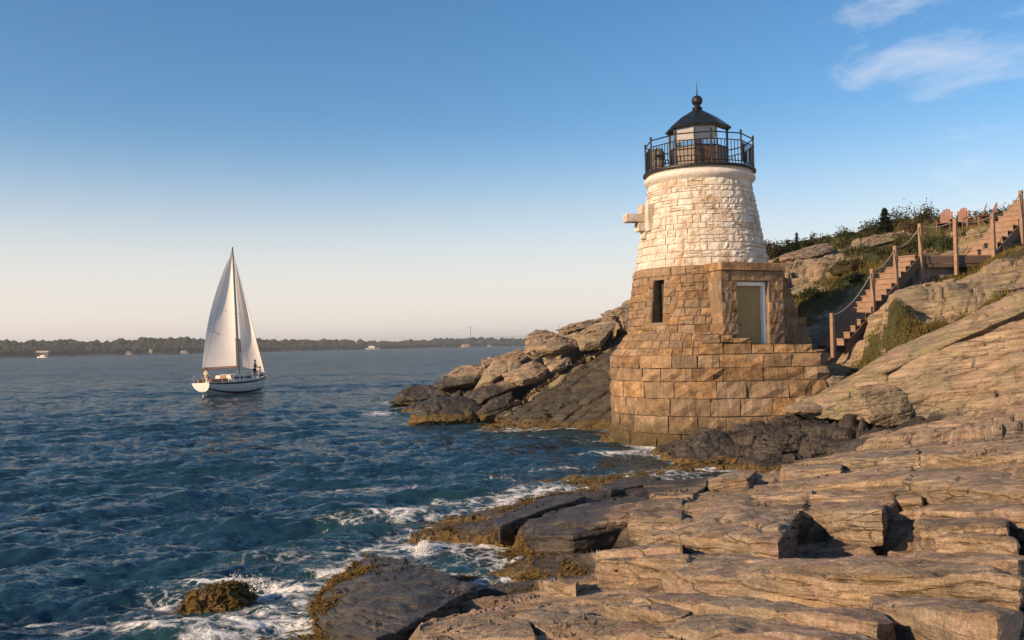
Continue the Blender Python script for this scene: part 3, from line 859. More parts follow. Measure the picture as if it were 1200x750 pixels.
wall_b = part('lower_wall', lower_core, MAT['mortar'], LH, True)
def base_core(bm):
    an = np.linspace(-math.pi, math.pi, 73)[:-1]; rings = []
    for q in range(4):
        ring = []
        for a in an:
            cut = 0.20 < a < 1.25
            r, z = ((R_BASE - .02, -1.2), (R_BASE - .02, 3.42), (2.6, 3.46) if cut else (3.08, 4.33), (2.4, 3.46) if cut else (2.4, 4.33))[q]
            ring.append(bm.verts.new((r * math.cos(AZC + a), r * math.sin(AZC + a), z)))
        rings.append(ring)
    for q in range(3):
        for k in range(72): bm.faces.new((rings[q][k], rings[q][(k + 1) % 72], rings[q + 1][(k + 1) % 72], rings[q + 1][k]))
base_w = part('base', base_core, MAT['mortar'], LH)

# slit window opening (phi, half width, z range) and the door block cover part of the lower wall
zc = np.cumsum(np.r_[0, np.random.RandomState(4).uniform(.75, 1.3, 13)]); zc = 6.90 + zc / zc[-1] * 3.5
lay('whitewashed_stone', wall_w, MAT['white_stone'], round_f(r_white, 2.4), [(zc[i], zc[i + 1]) for i in range(13)], -math.pi * 2.4, math.pi * 2.4,
    0.24, 0.68, 0.030, 0.034, 0.036, 21, keep=lambda a: abs(a / 2.4) < 1.72, zjit=0.16, stuffname='rear_stones')
zb = np.linspace(4.32, 6.89, 9)
def slit_skip(a, b, z0, z1):
    p = SLIT[0] * 2.9
    return b > p - SLIT[1] - 0.02 and a < p + SLIT[1] + 0.02 and z1 > SLIT[2] and z0 < SLIT[3]
def brown_skip(a, b, z0, z1):
    if slit_skip(a, b, z0, z1): return True
    return b > 0.30 * 2.9 and a < 0.95 * 2.9
lay('brown_stone', wall_b, MAT['granite'], round_f(r_brown, 2.9), [(zb[i], zb[i + 1]) for i in range(8)], -math.pi * 2.9, math.pi * 2.9,
    0.32, 0.66, 0.030, 0.045, 0.040, 22, keep=lambda a: abs(a / 2.9) < 1.72, skip=brown_skip, zjit=0.14, stuffname='rear_stones')
# slit window: dark recess with jamb and lintel stones
def slit_fn():
    f = round_f(r_brown, 2.9); p = SLIT[0] * 2.9
    S = Stones(77)
    zs = np.linspace(SLIT[2], SLIT[3], 6)
    for i in range(5):
        for side in (-1, 1):
            a = sorted((p + side * SLIT[1], p + side * (SLIT[1] + 0.34 + 0.16 * (i % 2))))
            V, Qd = S.stone(f, a[0], a[1], zs[i], zs[i + 1], 0.03, 0.05, 0.03)
            c = V.mean(0); link('window_jamb_stone', np_mesh('window_jamb_stone', V - c, Qd, smooth=False), MAT['granite'], wall_b, loc=tuple(c))
    d = Vector((math.cos(AZC + SLIT[0]), math.sin(AZC + SLIT[0]), 0)); tn = Vector((-d.y, d.x, 0))
    M = Matrix((tn, d, Vector((0, 0, 1)))).transposed()
    def fn(bm):
        # open-fronted shaft set into the wall face
        zc2 = (SLIT[2] + SLIT[3]) / 2; hz = SLIT[3] - SLIT[2]
        for sx in (-1, 1):
            b_box(bm, d * (2.49) + tn * sx * (SLIT[1] + 0.05) + Vector((0, 0, zc2)), (0.10, 0.62, hz + 0.12), M)
        b_box(bm, d * 2.48 + Vector((0, 0, SLIT[3] + 0.05)), (2 * SLIT[1] + 0.3, 0.60, 0.10), M)
        b_box(bm, d * 2.66 + Vector((0, 0, SLIT[2] - 0.05)), (2 * SLIT[1] + 0.3, 0.60, 0.10), M)
    part('slit_window_shaft', fn, MAT['granite'], wall_b)
    part('slit_window_pane', lambda bm: b_box(bm, d * 2.42 + Vector((0, 0, (SLIT[2] + SLIT[3]) / 2)), (2 * SLIT[1], 0.02, SLIT[3] - SLIT[2]), M), MAT['dark_glass'], wall_b)
MAT['dark_glass'] = simple('dark_glass', (0.010, 0.008, 0.006), 0.5, 0.2, 4.0)
slit_fn()

# battered belt between base and tower
zch = np.linspace(3.47, 4.33, 4)
lay('belt_stone', base_w, MAT['granite'], round_f(r_cham, 3.4), [(zch[i], zch[i + 1]) for i in range(3)], -math.pi * 0.62 * 3.4, 0.22 * 3.4,
    0.34, 0.75, 0.030, 0.05, 0.04, 23)

# base: round to the left, running out straight into the terrace wall on the right
PH1 = 0.22
AZ1 = AZC + PH1
n1v = Vector((math.cos(AZ1), math.sin(AZ1))); t1v = Vector((-n1v.y, n1v.x))
WLEN = 3.35; CRAD = 0.55; WBACK = 4.6
def base_f(a, z):
    """a = 0 at the tangent point; negative runs round the tower, positive along the terrace wall"""
    r = R_BASE + 0.012 * (3.4 - z)
    if a <= 0:
        ph = AZ1 + a / R_BASE
        return r * math.cos(ph), r * math.sin(ph), math.cos(ph), math.sin(ph)
    if a <= WLEN:
        p = n1v * r + t1v * a; return p.x, p.y, n1v.x, n1v.y
    k = (a - WLEN) / CRAD
    if k < math.pi / 2:
        c = n1v * (r - CRAD) + t1v * WLEN
        d = n1v * math.cos(k) + t1v * math.sin(k); p = c + d * CRAD; return p.x, p.y, d.x, d.y
    b = (k - math.pi / 2) * CRAD
    p = n1v * (r - CRAD - b) + t1v * (WLEN + CRAD); return p.x, p.y, t1v.x, t1v.y
AEND = WLEN + CRAD * math.pi / 2 + WBACK
BZ = [-0.75, -0.10, 0.54, 1.20, 1.86, 2.50, 3.00, 3.48]
lay('granite_block', base_w, MAT['granite'], base_f, list(zip(BZ[:-1], BZ[1:])), -2.35 * R_BASE, AEND, 0.75, 1.65, 0.040, 0.075, 0.085, 24)
def wing_core(bm):
    aa = np.r_[np.linspace(-0.3, WLEN, 12), np.linspace(WLEN + .02, AEND, 24)]
    lo, hi = [], []
    for a in aa:
        x, y, nx, ny = base_f(a, 1.0)
        lo.append(bm.verts.new((x - nx * .04, y - ny * .04, -1.2))); hi.append(bm.verts.new((x - nx * .04, y - ny * .04, 3.50)))
    for i in range(len(aa) - 1): bm.faces.new((lo[i], lo[i + 1], hi[i + 1], hi[i]))
    c = bm.verts.new((0, 0, 3.50)); 
    e = bm.verts.new((t1v.x * 3.0 - n1v.x * 1.2, t1v.y * 3.0 - n1v.y * 1.2, 3.50))
    bm.faces.new(hi + [e, c])
part('terrace', wing_core, MAT['mortar'], LH)
# stepped parapet stones on the terrace wall
def parapet():
    S = Stones(25); f = base_f
    for a0, a1, z0, z1 in ((-1.0, -0.10, 3.5, 3.92), (-0.10, 0.95, 3.5, 3.90), (-0.85, -0.20, 3.92, 4.26), (-0.20, 0.26, 3.92, 4.22), (0.26, 0.92, 3.90, 4.10), (0.95, 1.75, 3.5, 3.86), (1.75, 2.55, 3.5, 3.84), (2.55, 3.20, 3.5, 3.82), (3.20, 3.70, 3.5, 3.62)):
        V, Qd = S.stone(f, a0, a1, z0, z1, 0.04, 0.06, 0.04)
        # give the cap stone its back and top
        bm = bmesh.new(); vs = [bm.verts.new(p) for p in V]
        for q in Qd: bm.faces.new([vs[i] for i in q])
        am = [(a0, z0), (a1, z0), (a1, z1), (a0, z1)]
        bk = []
        for a, z in am:
            x, y, nx, ny = f(a, z); bk.append(bm.verts.new((x - nx * 0.42, y - ny * 0.42, z)))
        fr = []
        for a, z in am:
            x, y, nx, ny = f(a, z); fr.append(bm.verts.new((x - nx * 0.0, y - ny * 0.0, z)))
        for i in range(4):
            bm.faces.new((fr[i], bk[i], bk[(i + 1) % 4], fr[(i + 1) % 4]))
        bm.faces.new(bk)
        bmesh.ops.recalc_face_normals(bm, faces=bm.faces)
        link('parapet_stone', bm_mesh(bm, 'parapet_stone'), MAT['granite'], LH)
parapet()

# door block: flat face turned to the right of the camera
PHD = 0.61; RHO = 3.30; BW = 2.86; BTOP = 6.93
azd = AZC + PHD
dn = Vector((math.cos(azd), math.sin(azd), 0)); dt = Vector((-dn.y, dn.x, 0)); UP = Vector((0, 0, 1))
DM = Matrix((dt, dn, UP)).transposed()
DOOR = (-0.72, 0.72, 3.5, 6.22)      # opening along the face
def block_core(bm):
    for x0, x1, z0, z1 in ((-BW / 2, DOOR[0] - .02, 3.3, BTOP - .32), (DOOR[1] + .02, BW / 2, 3.3, BTOP - .32), (DOOR[0] - .02, DOOR[1] + .02, DOOR[3] + .02, BTOP - .32)):
        b_box(bm, dn * (RHO - 0.80) + dt * ((x0 + x1) / 2) + UP * ((z0 + z1) / 2), (x1 - x0, 1.56, z1 - z0), DM)
blk = part('door_block', block_core, MAT['mortar'], LH)
def face_f(a, z):
    p = dn * RHO + dt * a; return p.x, p.y, dn.x, dn.y
def side_f(sgn):
    def f(a, z):
        p = dn * (RHO - a) + dt * (sgn * BW / 2); n = dt * sgn; return p.x, p.y, n.x, n.y
    return f
zd = [3.35, 3.80, 4.22, 4.66, 5.06, 5.45, 5.86, 6.24, 6.62]
for (a, b) in ((-BW / 2, DOOR[0] - .005), (DOOR[1] + .005, BW / 2)):
    lay('brown_stone', blk, MAT['granite'], face_f, list(zip(zd[:-2], zd[1:-1])), a, b, 0.34, 0.72, 0.022, 0.014, 0.022, 26 + int(a * 10) % 7)
lay('brown_stone', blk, MAT['granite'], face_f, [(6.24, 6.62)], -BW / 2, BW / 2, 0.45, 0.95, 0.022, 0.014, 0.022, 29)
lay('brown_stone', blk, MAT['granite'], side_f(-1), list(zip(zd[:-1], zd[1:])), 0.0, 1.3, 0.42, 0.75, 0.022, 0.014, 0.02, 30)
lay('brown_stone', blk, MAT['granite'], side_f(1), list(zip(zd[:-1], zd[1:])), 0.0, 1.5, 0.42, 0.75, 0.022, 0.014, 0.02, 31)
part('lintel_slab', lambda bm: b_box(bm, dn * (RHO - 0.70) + UP * (BTOP - 0.15), (BW + 0.10, 1.58, 0.31), DM, 0.02), MAT['granite'], blk)
# door in its white frame
door = thing_door = link('door', None, parent=LH)
def dframe(bm):
    d0 = RHO - 0.30
    for x in (DOOR[0] + 0.055, DOOR[1] - 0.055):
        b_box(bm, dn * d0 + dt * x + UP * ((DOOR[2] + DOOR[3]) / 2), (0.13, 0.22, DOOR[3] - DOOR[2]), DM, 0.008)
    b_box(bm, dn * d0 + UP * (DOOR[3] - 0.075), (DOOR[1] - DOOR[0] - 0.22, 0.216, 0.15), DM, 0.008)
    b_box(bm, dn * d0 + UP * (DOOR[2] + 0.03), (DOOR[1] - DOOR[0] - 0.22, 0.216, 0.06), DM, 0.008)
part('door_frame', dframe, MAT['white_paint'], door)
part('door_leaf', lambda bm: b_box(bm, dn * (RHO - 0.385) + UP * ((DOOR[2] + DOOR[3]) / 2), (DOOR[1] - DOOR[0] - 0.2, 0.05, DOOR[3] - DOOR[2] - 0.12), DM, 0.01), MAT['door'], door)
part('door_handle', lambda bm: (b_tube(bm, [dn * (RHO - .36) + dt * -.48 + UP * 4.6, dn * (RHO - .29) + dt * -.48 + UP * 4.6, dn * (RHO - .29) + dt * -.36 + UP * 4.6], 0.014, 6)), MAT['iron'], door)

# low buttress wall stepping down to the right of the door block
def butt_plane(o, ax, nn):
    def f(a, z):
        p = o + ax * a; return p.x, p.y, nn.x, nn.y
    return f
bo = dn * (RHO - 0.95) + dt * (BW / 2 - 0.02)
bax = (edir(1.35).to_3d() * 1.0 + vc.to_3d() * 0.10); bax.z = 0
_right = Vector((vr.x, vr.y, 0)); bax = (_right * 0.97 - Vector((vc.x, vc.y, 0)) * 0.25).normalized()
bnn = Vector((bax.y, -bax.x, 0))
BZZ = [3.3, 3.72, 4.10, 4.46, 4.86, 5.24, 5.62, 6.0, 6.4, 6.85]
blen = [1.75, 1.72, 1.62, 1.55, 1.22, 1.10, 0.98, 0.86, 0.74]
def butt_core(bm):
    for (z0, z1, L) in zip(BZZ[:-1], BZZ[1:], blen):
        b_box(bm, bo + bax * (L / 2 - 0.02) - bnn * 0.42 + UP * ((z0 + z1) / 2), (L - 0.04, 0.80, z1 - z0), Matrix((bax, bnn, UP)).transposed())
btt = part('buttress', butt_core, MAT['mortar'], LH)
for i, (z0, z1, L) in enumerate(zip(BZZ[:-1], BZZ[1:], blen)):
    lay('brown_stone', btt, MAT['granite'], butt_plane(bo, bax, bnn), [(z0, z1)], 0.0, L, 0.45, 0.85, 0.024, 0.022, 0.025, 40 + i)

# cornice under the gallery
pr = [(2.06, 10.36)] + [(2.10 + 0.165 * math.sin(k / 8 * math.pi), 10.40 + 0.42 * k / 8) for k in range(9)] + [(2.19, 10.84), (1.0, 10.84)]
lathe_part('cornice', pr, MAT['white_band'], 72)
# stone bracket on the left: horizontal beam on a corbel
pb = -1.12
bd = Vector((math.cos(AZC + pb), math.sin(AZC + pb), 0)); bt = Vector((-bd.y, bd.x, 0)); BM = Matrix((bt, bd, UP)).transposed()
def rough_box(bm, c, s, M, k):
    vs = b_box(bm, (0, 0, 0), s, None, 0.03)
    for v in vs:
        n = perlin3(np.array([[v.co.x * 4 + k, v.co.y * 4, v.co.z * 4]]), 8)[0]
        v.co = M @ (v.co * (1 + 0.06 * n)) + c
brk = part('bell_bracket', lambda bm: rough_box(bm, bd * 2.66 + UP * 9.02, (0.42, 1.30, 0.34), BM, 1), MAT['white_stone'], LH)
part('corbel', lambda bm: rough_box(bm, bd * 2.48 + UP * 8.66, (0.46, 0.66, 0.36), BM, 2), MAT['white_stone'], brk)
part('corbel', lambda bm: rough_box(bm, bd * 2.42 + UP * 8.32, (0.44, 0.34, 0.30), BM, 3), MAT['white_stone'], brk)
part('corbel', lambda bm: rough_box(bm, bd * 2.38 + UP * 9.38, (0.44, 0.56, 0.36), BM, 4), MAT['white_stone'], brk)
part('corbel', lambda bm: rough_box(bm, bd * 2.24 + bt * .25 + UP * 9.0, (0.50, 0.56, 1.10), BM, 5), MAT['white_stone'], brk)

# gallery
lathe_part('gallery_deck', [(0.9, 10.845), (2.27, 10.845), (2.29, 10.86), (2.29, 10.93), (2.27, 10.945), (0.9, 10.945)], MAT['iron'], 72, False)
rl = link('railing', None, parent=LH)
GP = [RAD(13 + 36 * k) for k in range(10)]
RG = 2.19
def gp(ph, r=RG): return Vector((math.cos(AZC + ph) * r, math.sin(AZC + ph) * r, 0))
for k in range(10):
    part('railing_post', lambda bm: (b_tube(bm, [gp(GP[k]) + UP * 10.94, gp(GP[k]) + UP * 12.22], 0.036, 8), b_tube(bm, [gp(GP[k]) + UP * 12.22, gp(GP[k]) + UP * 12.27, gp(GP[k]) + UP * 12.33], [0.05, 0.05, 0.015], 8)), MAT['iron'], rl)
    a, b = gp(GP[k]), gp(GP[(k + 1) % 10])
    for z, rr in ((12.17, 0.026), (11.90, 0.020), (11.08, 0.020)):
        part('rail', lambda bm: b_tube(bm, [a + UP * z, b + UP * z], rr, 6), MAT['iron'], rl)
    for j in range(1, 9):
        p = a.lerp(b, j / 9)
        part('baluster', lambda bm: b_tube(bm, [p + UP * 11.08, p + UP * 11.90], 0.017, 5), MAT['iron'], rl)

# lantern
LV = [RAD(-52 + 45 * k) for k in range(8)]
RL = 1.19
def lv(k, r=RL): return Vector((math.cos(AZC + LV[k % 8]) * r, math.sin(AZC + LV[k % 8]) * r, 0))
def glass_mat():
    t = NT('lantern_glass')
    tr = t.node('ShaderNodeBsdfTransparent'); tr.inputs[0].default_value = (0.86, 0.88, 0.88, 1)
    gl = t.node('ShaderNodeBsdfGlossy'); gl.inputs['Roughness'].default_value = 0.03; gl.inputs['Color'].default_value = (0.9, 0.9, 0.9, 1)
    fr = t.node('ShaderNodeFresnel'); fr.inputs[0].default_value = 1.5
    f = t.math('ADD', t.math('MULTIPLY', fr.outputs[0], 0.9), 0.03)
    mx = t.node('ShaderNodeMixShader'); t.l.new(f, mx.inputs[0]); t.l.new(tr.outputs[0], mx.inputs[1]); t.l.new(gl.outputs[0], mx.inputs[2])
    t.l.new(mx.outputs[0], t.out.inputs['Surface'])
    return t.m
MAT['glass'] = glass_mat()
MAT['blind'] = simple('lantern_blind', (0.66, 0.52, 0.42), 0.8, 0.12, 2.0)
MAT['panel'] = simple('lantern_panel', (0.060, 0.034, 0.018), 0.45, 0.45, 3.5)
MAT['red_lens'] = simple('red_lens', (0.55, 0.03, 0.04), 0.15, 0.1)
lan = link('lantern', None, parent=LH)
for k in range(8):
    a, b = lv(k), lv(k + 1)
    mid = (a + b) / 2; n = mid.normalized(); tx = (b - a).normalized(); L = (b - a).length
    M = Matrix((tx, n, UP)).transposed()
    pn = part('panel', lambda bm: b_box(bm, mid - n * .03 + UP * 11.42, (L - 0.06, 0.05, 0.93), M, 0.006), MAT['panel'], lan)
    part('panel_rib', lambda bm: [b_box(bm, mid + n * .002 + tx * x + UP * 11.42, (0.03, 0.03, 0.90), M) for x in (-L / 6, L / 6)], MAT['panel'], pn) if k % 2 else None
    part('pane', lambda bm: b_box(bm, mid - n * .03 + UP * 12.32, (L - 0.07, 0.012, 0.84), M), MAT['glass'], lan)
    part('mullion', lambda bm: b_tube(bm, [a + UP * 10.93, a + UP * 12.76], 0.032, 6), MAT['iron'], lan)
    part('sill', lambda bm: b_box(bm, mid + UP * 11.895, (L, 0.07, 0.035), M), MAT['iron'], lan)
    if k not in (4, 5, 6, 7):
        part('blind', lambda bm: b_box(bm, mid - n * .055 + UP * (12.43 if k < 2 else 12.32), (L - 0.09, 0.012, 0.62 if k < 2 else 0.82), M), MAT['blind'], lan)
part('lens', lambda bm: b_lathe(bm, [(0.02, 11.7), (0.13, 11.7), (0.15, 11.8), (0.17, 11.95), (0.17, 12.25), (0.13, 12.4), (0.02, 12.42)], 20), MAT['red_lens'], lan, True)
part('lens_pedestal', lambda bm: b_lathe(bm, [(0.22, 10.94), (0.22, 11.05), (0.10, 11.1), (0.10, 11.6), (0.2, 11.65), (0.2, 11.7), (0.01, 11.7)], 16), MAT['iron'], lan, True)
def roof_fn(bm):
    rings = []
    for r, z in ((1.20, 12.70), (1.33, 12.68), (1.36, 12.74), (1.30, 12.80), (0.80, 13.20), (0.30, 13.50), (0.19, 13.56), (0.17, 13.62)):
        rings.append([bm.verts.new(lv(k, r) + UP * z) for k in range(8)])
    for i in range(len(rings) - 1):
        for k in range(8): bm.faces.new((rings[i][k], rings[i][(k + 1) % 8], rings[i + 1][(k + 1) % 8], rings[i + 1][k]))
    bm.faces.new(rings[-1]); bm.faces.new(rings[0][::-1])
rf = part('lantern_roof', roof_fn, MAT['copper'], lan)
part('finial', lambda bm: b_lathe(bm, [(0.001, 13.6), (0.21, 13.6), (0.20, 13.66), (0.13, 13.72), (0.11, 13.76)] + [(max(0.225 * math.sin(t), 0.012), 13.96 - 0.225 * math.cos(t)) for t in np.linspace(0.5, 3.08, 12)] + [(0.03, 14.22), (0.018, 14.45), (0.002, 14.82)], 24), MAT['iron'], rf, True)
# fog signal drum on the gallery
fs = gp(RAD(-66), 1.78)
fog = thing('fog_signal', 'grey drum-shaped fog signal standing on the lighthouse gallery', 'fog horn', loc=(TC.x + fs.x, TC.y + fs.y, 10.945))
MAT['drum'] = simple('fog_drum', (0.13, 0.115, 0.075), 0.6, 0.3, 5.0)
part('drum', lambda bm: b_lathe(bm, [(0.001, 0.0), (0.16, 0.0), (0.16, 0.08), (0.255, 0.10), (0.265, 0.14), (0.265, 0.40), (0.245, 0.42), (0.245, 0.47), (0.265, 0.49), (0.265, 0.80), (0.25, 0.84), (0.22, 0.86), (0.22, 0.94), (0.001, 0.95)], 28), MAT['drum'], fog, True)
part('sound_port', lambda bm: b_box(bm, (-0.02, -0.262, 0.62), (0.26, 0.03, 0.10)), MAT['iron'], fog)

# ------------------------------------------------------------------ loose rocks
def hull_rock(pts, edge, rough=0.10, seed=0, round_it=2, strat=0.0, bed=(-0.30, 0.12, 0.95)):
    bm = bmesh.new()
    for p in pts: bm.verts.new(p)
    r = bmesh.ops.convex_hull(bm, input=bm.verts)
    dead = [g for g in set(r['geom_interior']) | set(r['geom_unused']) if isinstance(g, bmesh.types.BMVert) and g.is_valid]
    if dead: bmesh.ops.delete(bm, geom=dead, context='VERTS')
    for _ in range(9):
        bmesh.ops.triangulate(bm, faces=bm.faces)
        es = [e for e in bm.edges if e.calc_length() > edge]
        if not es: break
        bmesh.ops.subdivide_edges(bm, edges=es, cuts=1)
    bmesh.ops.triangulate(bm, faces=bm.faces)
    for _ in range(round_it): bmesh.ops.smooth_vert(bm, verts=bm.verts, factor=0.5, use_axis_x=True, use_axis_y=True, use_axis_z=True)
    bm.normal_update()
    co = np.array([v.co for v in bm.verts]); no = np.array([v.normal for v in bm.verts])
    size = np.ptp(co, axis=0).max()
    n = fbm3(co / size * 3.0, 4, seed, 0.55) * rough * size * 0.55
    rd = 1 - np.abs(fbm3(co / size * 4.0 + 7.7, 3, seed + 9)) * 2.2
    n = n - np.clip(rd, 0, 1) ** 6 * rough * size * 0.18
    if strat:
        b = co @ np.array(bed) + 0.25 * fbm3(co * 0.7, 3, seed + 4)
        k = b / (strat * 4.5); lay_i = np.floor(k + 0.35 * np.sin(k * 1.7)); fr = k + 0.35 * np.sin(k * 1.7) - lay_i
        n = n + strat * (np.sin(lay_i * 12.9898) * 0.9 - 1.3 * np.exp(-(np.minimum(fr, 1 - fr) / 0.10) ** 2))
    n = n + fbm3(co * 6, 3, seed + 2) * 0.03
    bm.verts.index_update()
    tri = np.array([[v.index for v in f.verts] for f in bm.faces])
    acc = np.zeros(len(co)); cnt = np.zeros(len(co)); lo_ = np.full(len(co), 9e9); hi_ = -lo_
    for a_, b_ in ((0, 1), (1, 2), (2, 0)):
        np.add.at(acc, tri[:, a_], n[tri[:, b_]]); np.add.at(cnt, tri[:, a_], 1)
        np.add.at(acc, tri[:, b_], n[tri[:, a_]]); np.add.at(cnt, tri[:, b_], 1)
        np.minimum.at(lo_, tri[:, a_], n[tri[:, b_]]); np.maximum.at(hi_, tri[:, a_], n[tri[:, b_]])
        np.minimum.at(lo_, tri[:, b_], n[tri[:, a_]]); np.maximum.at(hi_, tri[:, b_], n[tri[:, a_]])
    n = 0.8 * np.clip(n, lo_, hi_) + 0.2 * acc / np.maximum(cnt, 1)
    co = co + no * n[:, None]
    bm.free()
    return co, tri

def rock_thing(name, pts, label, edge=0.16, rough=0.10, seed=0, cat='boulder', group=None, wetz=None, lich=0.3, weedz=0.25, round_it=2, strat=0.0, bed=(-0.30, 0.12, 0.95), ridge=None, parent=None, smooth=False):
    co, tri = hull_rock(pts, edge, rough, seed, round_it, strat, bed)
    n = fbm3(co * 0.8, 3, seed + 50)
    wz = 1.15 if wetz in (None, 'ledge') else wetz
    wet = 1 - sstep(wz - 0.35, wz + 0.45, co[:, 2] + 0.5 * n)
    weed = 1 - sstep(weedz - 0.15, weedz + 0.2, co[:, 2] + 0.3 * n)
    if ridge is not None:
        q = co @ np.array(bed); wet = sstep(ridge[0], ridge[1], np.percentile(q, 99) - q + 0.6 * n)  # pale band painted along the ridge as its sunlit edge; algae dark below
    if wetz == 'ledge':
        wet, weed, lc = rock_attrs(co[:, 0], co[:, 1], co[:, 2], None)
    c = np.array([co[:, 0].mean(), co[:, 1].mean(), co[:, 2].min()])
    me = np_mesh(name, co - c, None, tri, smooth, dict(wet=wet, weed=weed, lichen=np.clip(lich + 0.5 * n, 0, 1), turf=np.zeros(len(co))))
    return link(name, me, MAT['rock'], loc=tuple(c), label=label, cat=cat, group=group, parent=parent)

def outline_rock(name, outline, y0, thick, label, crop=None, bulge=0.16, shrink=0.86, back_up=0.1, tilt=0.0, **kw):
    """outline in photo pixels (or in a crop: (scale, u0, v0)); the body is as deep as it is wide"""
    rr = random.Random(kw.get('seed', 0) + 99)
    if crop: outline = [(crop[1] + a / crop[0], crop[2] + b / crop[0]) for a, b in outline]
    us = [o[0] for o in outline]; vs = [o[1] for o in outline]
    cu, cv = sum(us) / len(us), sum(vs) / len(vs); v0, v1 = min(vs), max(vs)
    pts = []
    for u, v in outline:
        top = (v1 - v) / max(v1 - v0, 1)
        y = y0 + tilt * top + rr.uniform(-.1, .1) * thick
        pts.append(PY(u, v, y))
        uu = cu + (u - cu) * shrink; vv = cv + (v - cv) * shrink
        p = PY(uu, vv, y + thick * rr.uniform(0.75, 1.1)); pts.append(p)
        p = PY(cu + (u - cu) * 0.62, cv + (v - cv) * 0.55, y - bulge * thick * rr.uniform(0.6, 1.1)); pts.append(p)
    return rock_thing(name, pts, label, **kw)

C5 = (3.26, 440, 330)
G = 'boulders heaped on the point beyond the lighthouse'
for i, (ol, y0, th, lab, kw) in enumerate([
    ([(575, 200), (610, 183), (650, 183), (690, 205), (770, 225), (778, 250), (700, 282), (600, 302), (563, 282), (563, 235)], 47.5, 3.2, 'broad pale grey boulder with a rounded top in the boulder heap', dict(wetz=-1, rough=.08)),
    ([(755, 205), (830, 155), (918, 138), (925, 160), (890, 205), (860, 258), (785, 262)], 47.2, 2.6, 'tilted flat-faced tan boulder leaning against the boulder heap', dict(wetz=-1, rough=.05)),
    ([(460, 285), (560, 248), (580, 290), (530, 330), (440, 405), (375, 415), (400, 360)], 50.0, 3.0, 'orange brown sloping boulder on the seaward side of the heap', dict(wetz=0.8, rough=.08)),
    ([(485, 355), (540, 330), (605, 303), (658, 330), (640, 372), (560, 398), (500, 380)], 46.2, 2.0, 'pale grey angular boulder below the broad rounded one', dict(wetz=0.4, rough=.10)),
    ([(205, 400), (260, 360), (330, 318), (410, 315), (425, 345), (400, 400), (330, 410), (240, 420)], 53.0, 3.2, 'dark boulder with a tan cap near the tip of the point', dict(wetz=2.1, rough=.10)),
    ([(45, 465), (80, 430), (130, 398), (200, 395), (270, 408), (265, 445), (150, 474)], 58.5, 3.4, 'low black wet rock at the very tip of the point', dict(wetz=2.6, rough=.10)),
    ([(125, 540), (150, 490), (190, 458), (270, 440), (350, 440), (420, 480), (380, 540), (300, 560), (140, 562)], 45.5, 3.0, 'black wet rock rimmed with brown weed at the waterline', dict(wetz=2.4, rough=.12, weedz=.5)),
    ([(340, 445), (430, 400), (540, 358), (562, 395), (480, 445), (390, 475)], 46.8, 2.0, 'dark slanting slab between the pale boulder and the water', dict(wetz=1.9, rough=.08)),
    ([(685, 185), (740, 160), (800, 148), (865, 138), (850, 170), (760, 195), (720, 210)], 50.0, 2.0, 'orange tan boulder lying on top of the heap', dict(wetz=-1, rough=.08)),
    ([(855, 128), (880, 110), (930, 100), (975, 88), (985, 120), (970, 155), (900, 140)], 49.5, 2.2, 'grey boulder at the top of the heap beside the tower', dict(wetz=-1, rough=.10)),
    ([(655, 325), (690, 300), (740, 288), (752, 318), (700, 348), (670, 345)], 45.8, 1.3, 'small grey stone wedged under the tilted flat-faced boulder', dict(wetz=-1, rough=.10)),
    ([(500, 318), (520, 300), (552, 298), (565, 325), (540, 345), (508, 345)], 47.0, 1.1, 'small dark stone beside the orange brown boulder', dict(wetz=1.6, rough=.1)),
    ([(640, 300), (680, 290), (700, 300), (690, 318), (650, 318)], 46.6, 0.9, 'little grey stone in the gap below the broad rounded boulder', dict(wetz=-1, rough=.1)),
    ([(400, 300), (440, 285), (460, 290), (440, 330), (410, 335)], 53.0, 1.4, 'small grey brown rock between the dark capped boulder and the orange one', dict(wetz=1.0, rough=.1)),
    ([(380, 500), (440, 450), (520, 420), (540, 470), (500, 520), (400, 540)], 44.8, 2.2, 'black wet rock against the foot of the long olive slab', dict(wetz=2.6, rough=.12, weedz=.45)),
    ([(935, 110), (985, 95), (1010, 130), (1000, 200), (940, 190), (925, 150)], 48.0, 1.6, 'brown boulder half hidden by the tower wall', dict(wetz=-1, rough=.1))]):
    outline_rock('boulder', ol, y0, th, lab, crop=C5, seed=200 + i * 7, tilt=0.9, group=G, edge=0.16, strat=0.05, round_it=0, **kw)

def px3(l): return [PY(C5[1] + a / C5[0], C5[2] + b / C5[0], y) for a, b, y in l]
slab_pts = px3([(385, 560, 43.2), (500, 575, 42.4), (700, 580, 41.6), (910, 575, 41.2), (500, 478, 44.6), (560, 440, 45.2), (700, 352, 46.4), (860, 250, 47.6), (965, 188, 48.4), (990, 190, 48.0), (960, 330, 45.5), (920, 400, 43.5),
                (520, 455, 46.2), (690, 345, 47.6), (940, 185, 49.6), (700, 460, 43.8), (800, 470, 43.4)]) + [(0, 46, -1), (6.5, 43.5, -1), (8, 50, -1), (1, 49, -1)]
rock_thing('rock_slab', slab_pts, 'long sloping olive and black rock slab running up behind the tower base', edge=0.15, rough=0.065, seed=310, cat='rock', wetz=3.3, lich=1.0, weedz=0.35, round_it=0, strat=0.13, bed=(-0.53, 0.13, 0.84), ridge=(0.15, 0.75))

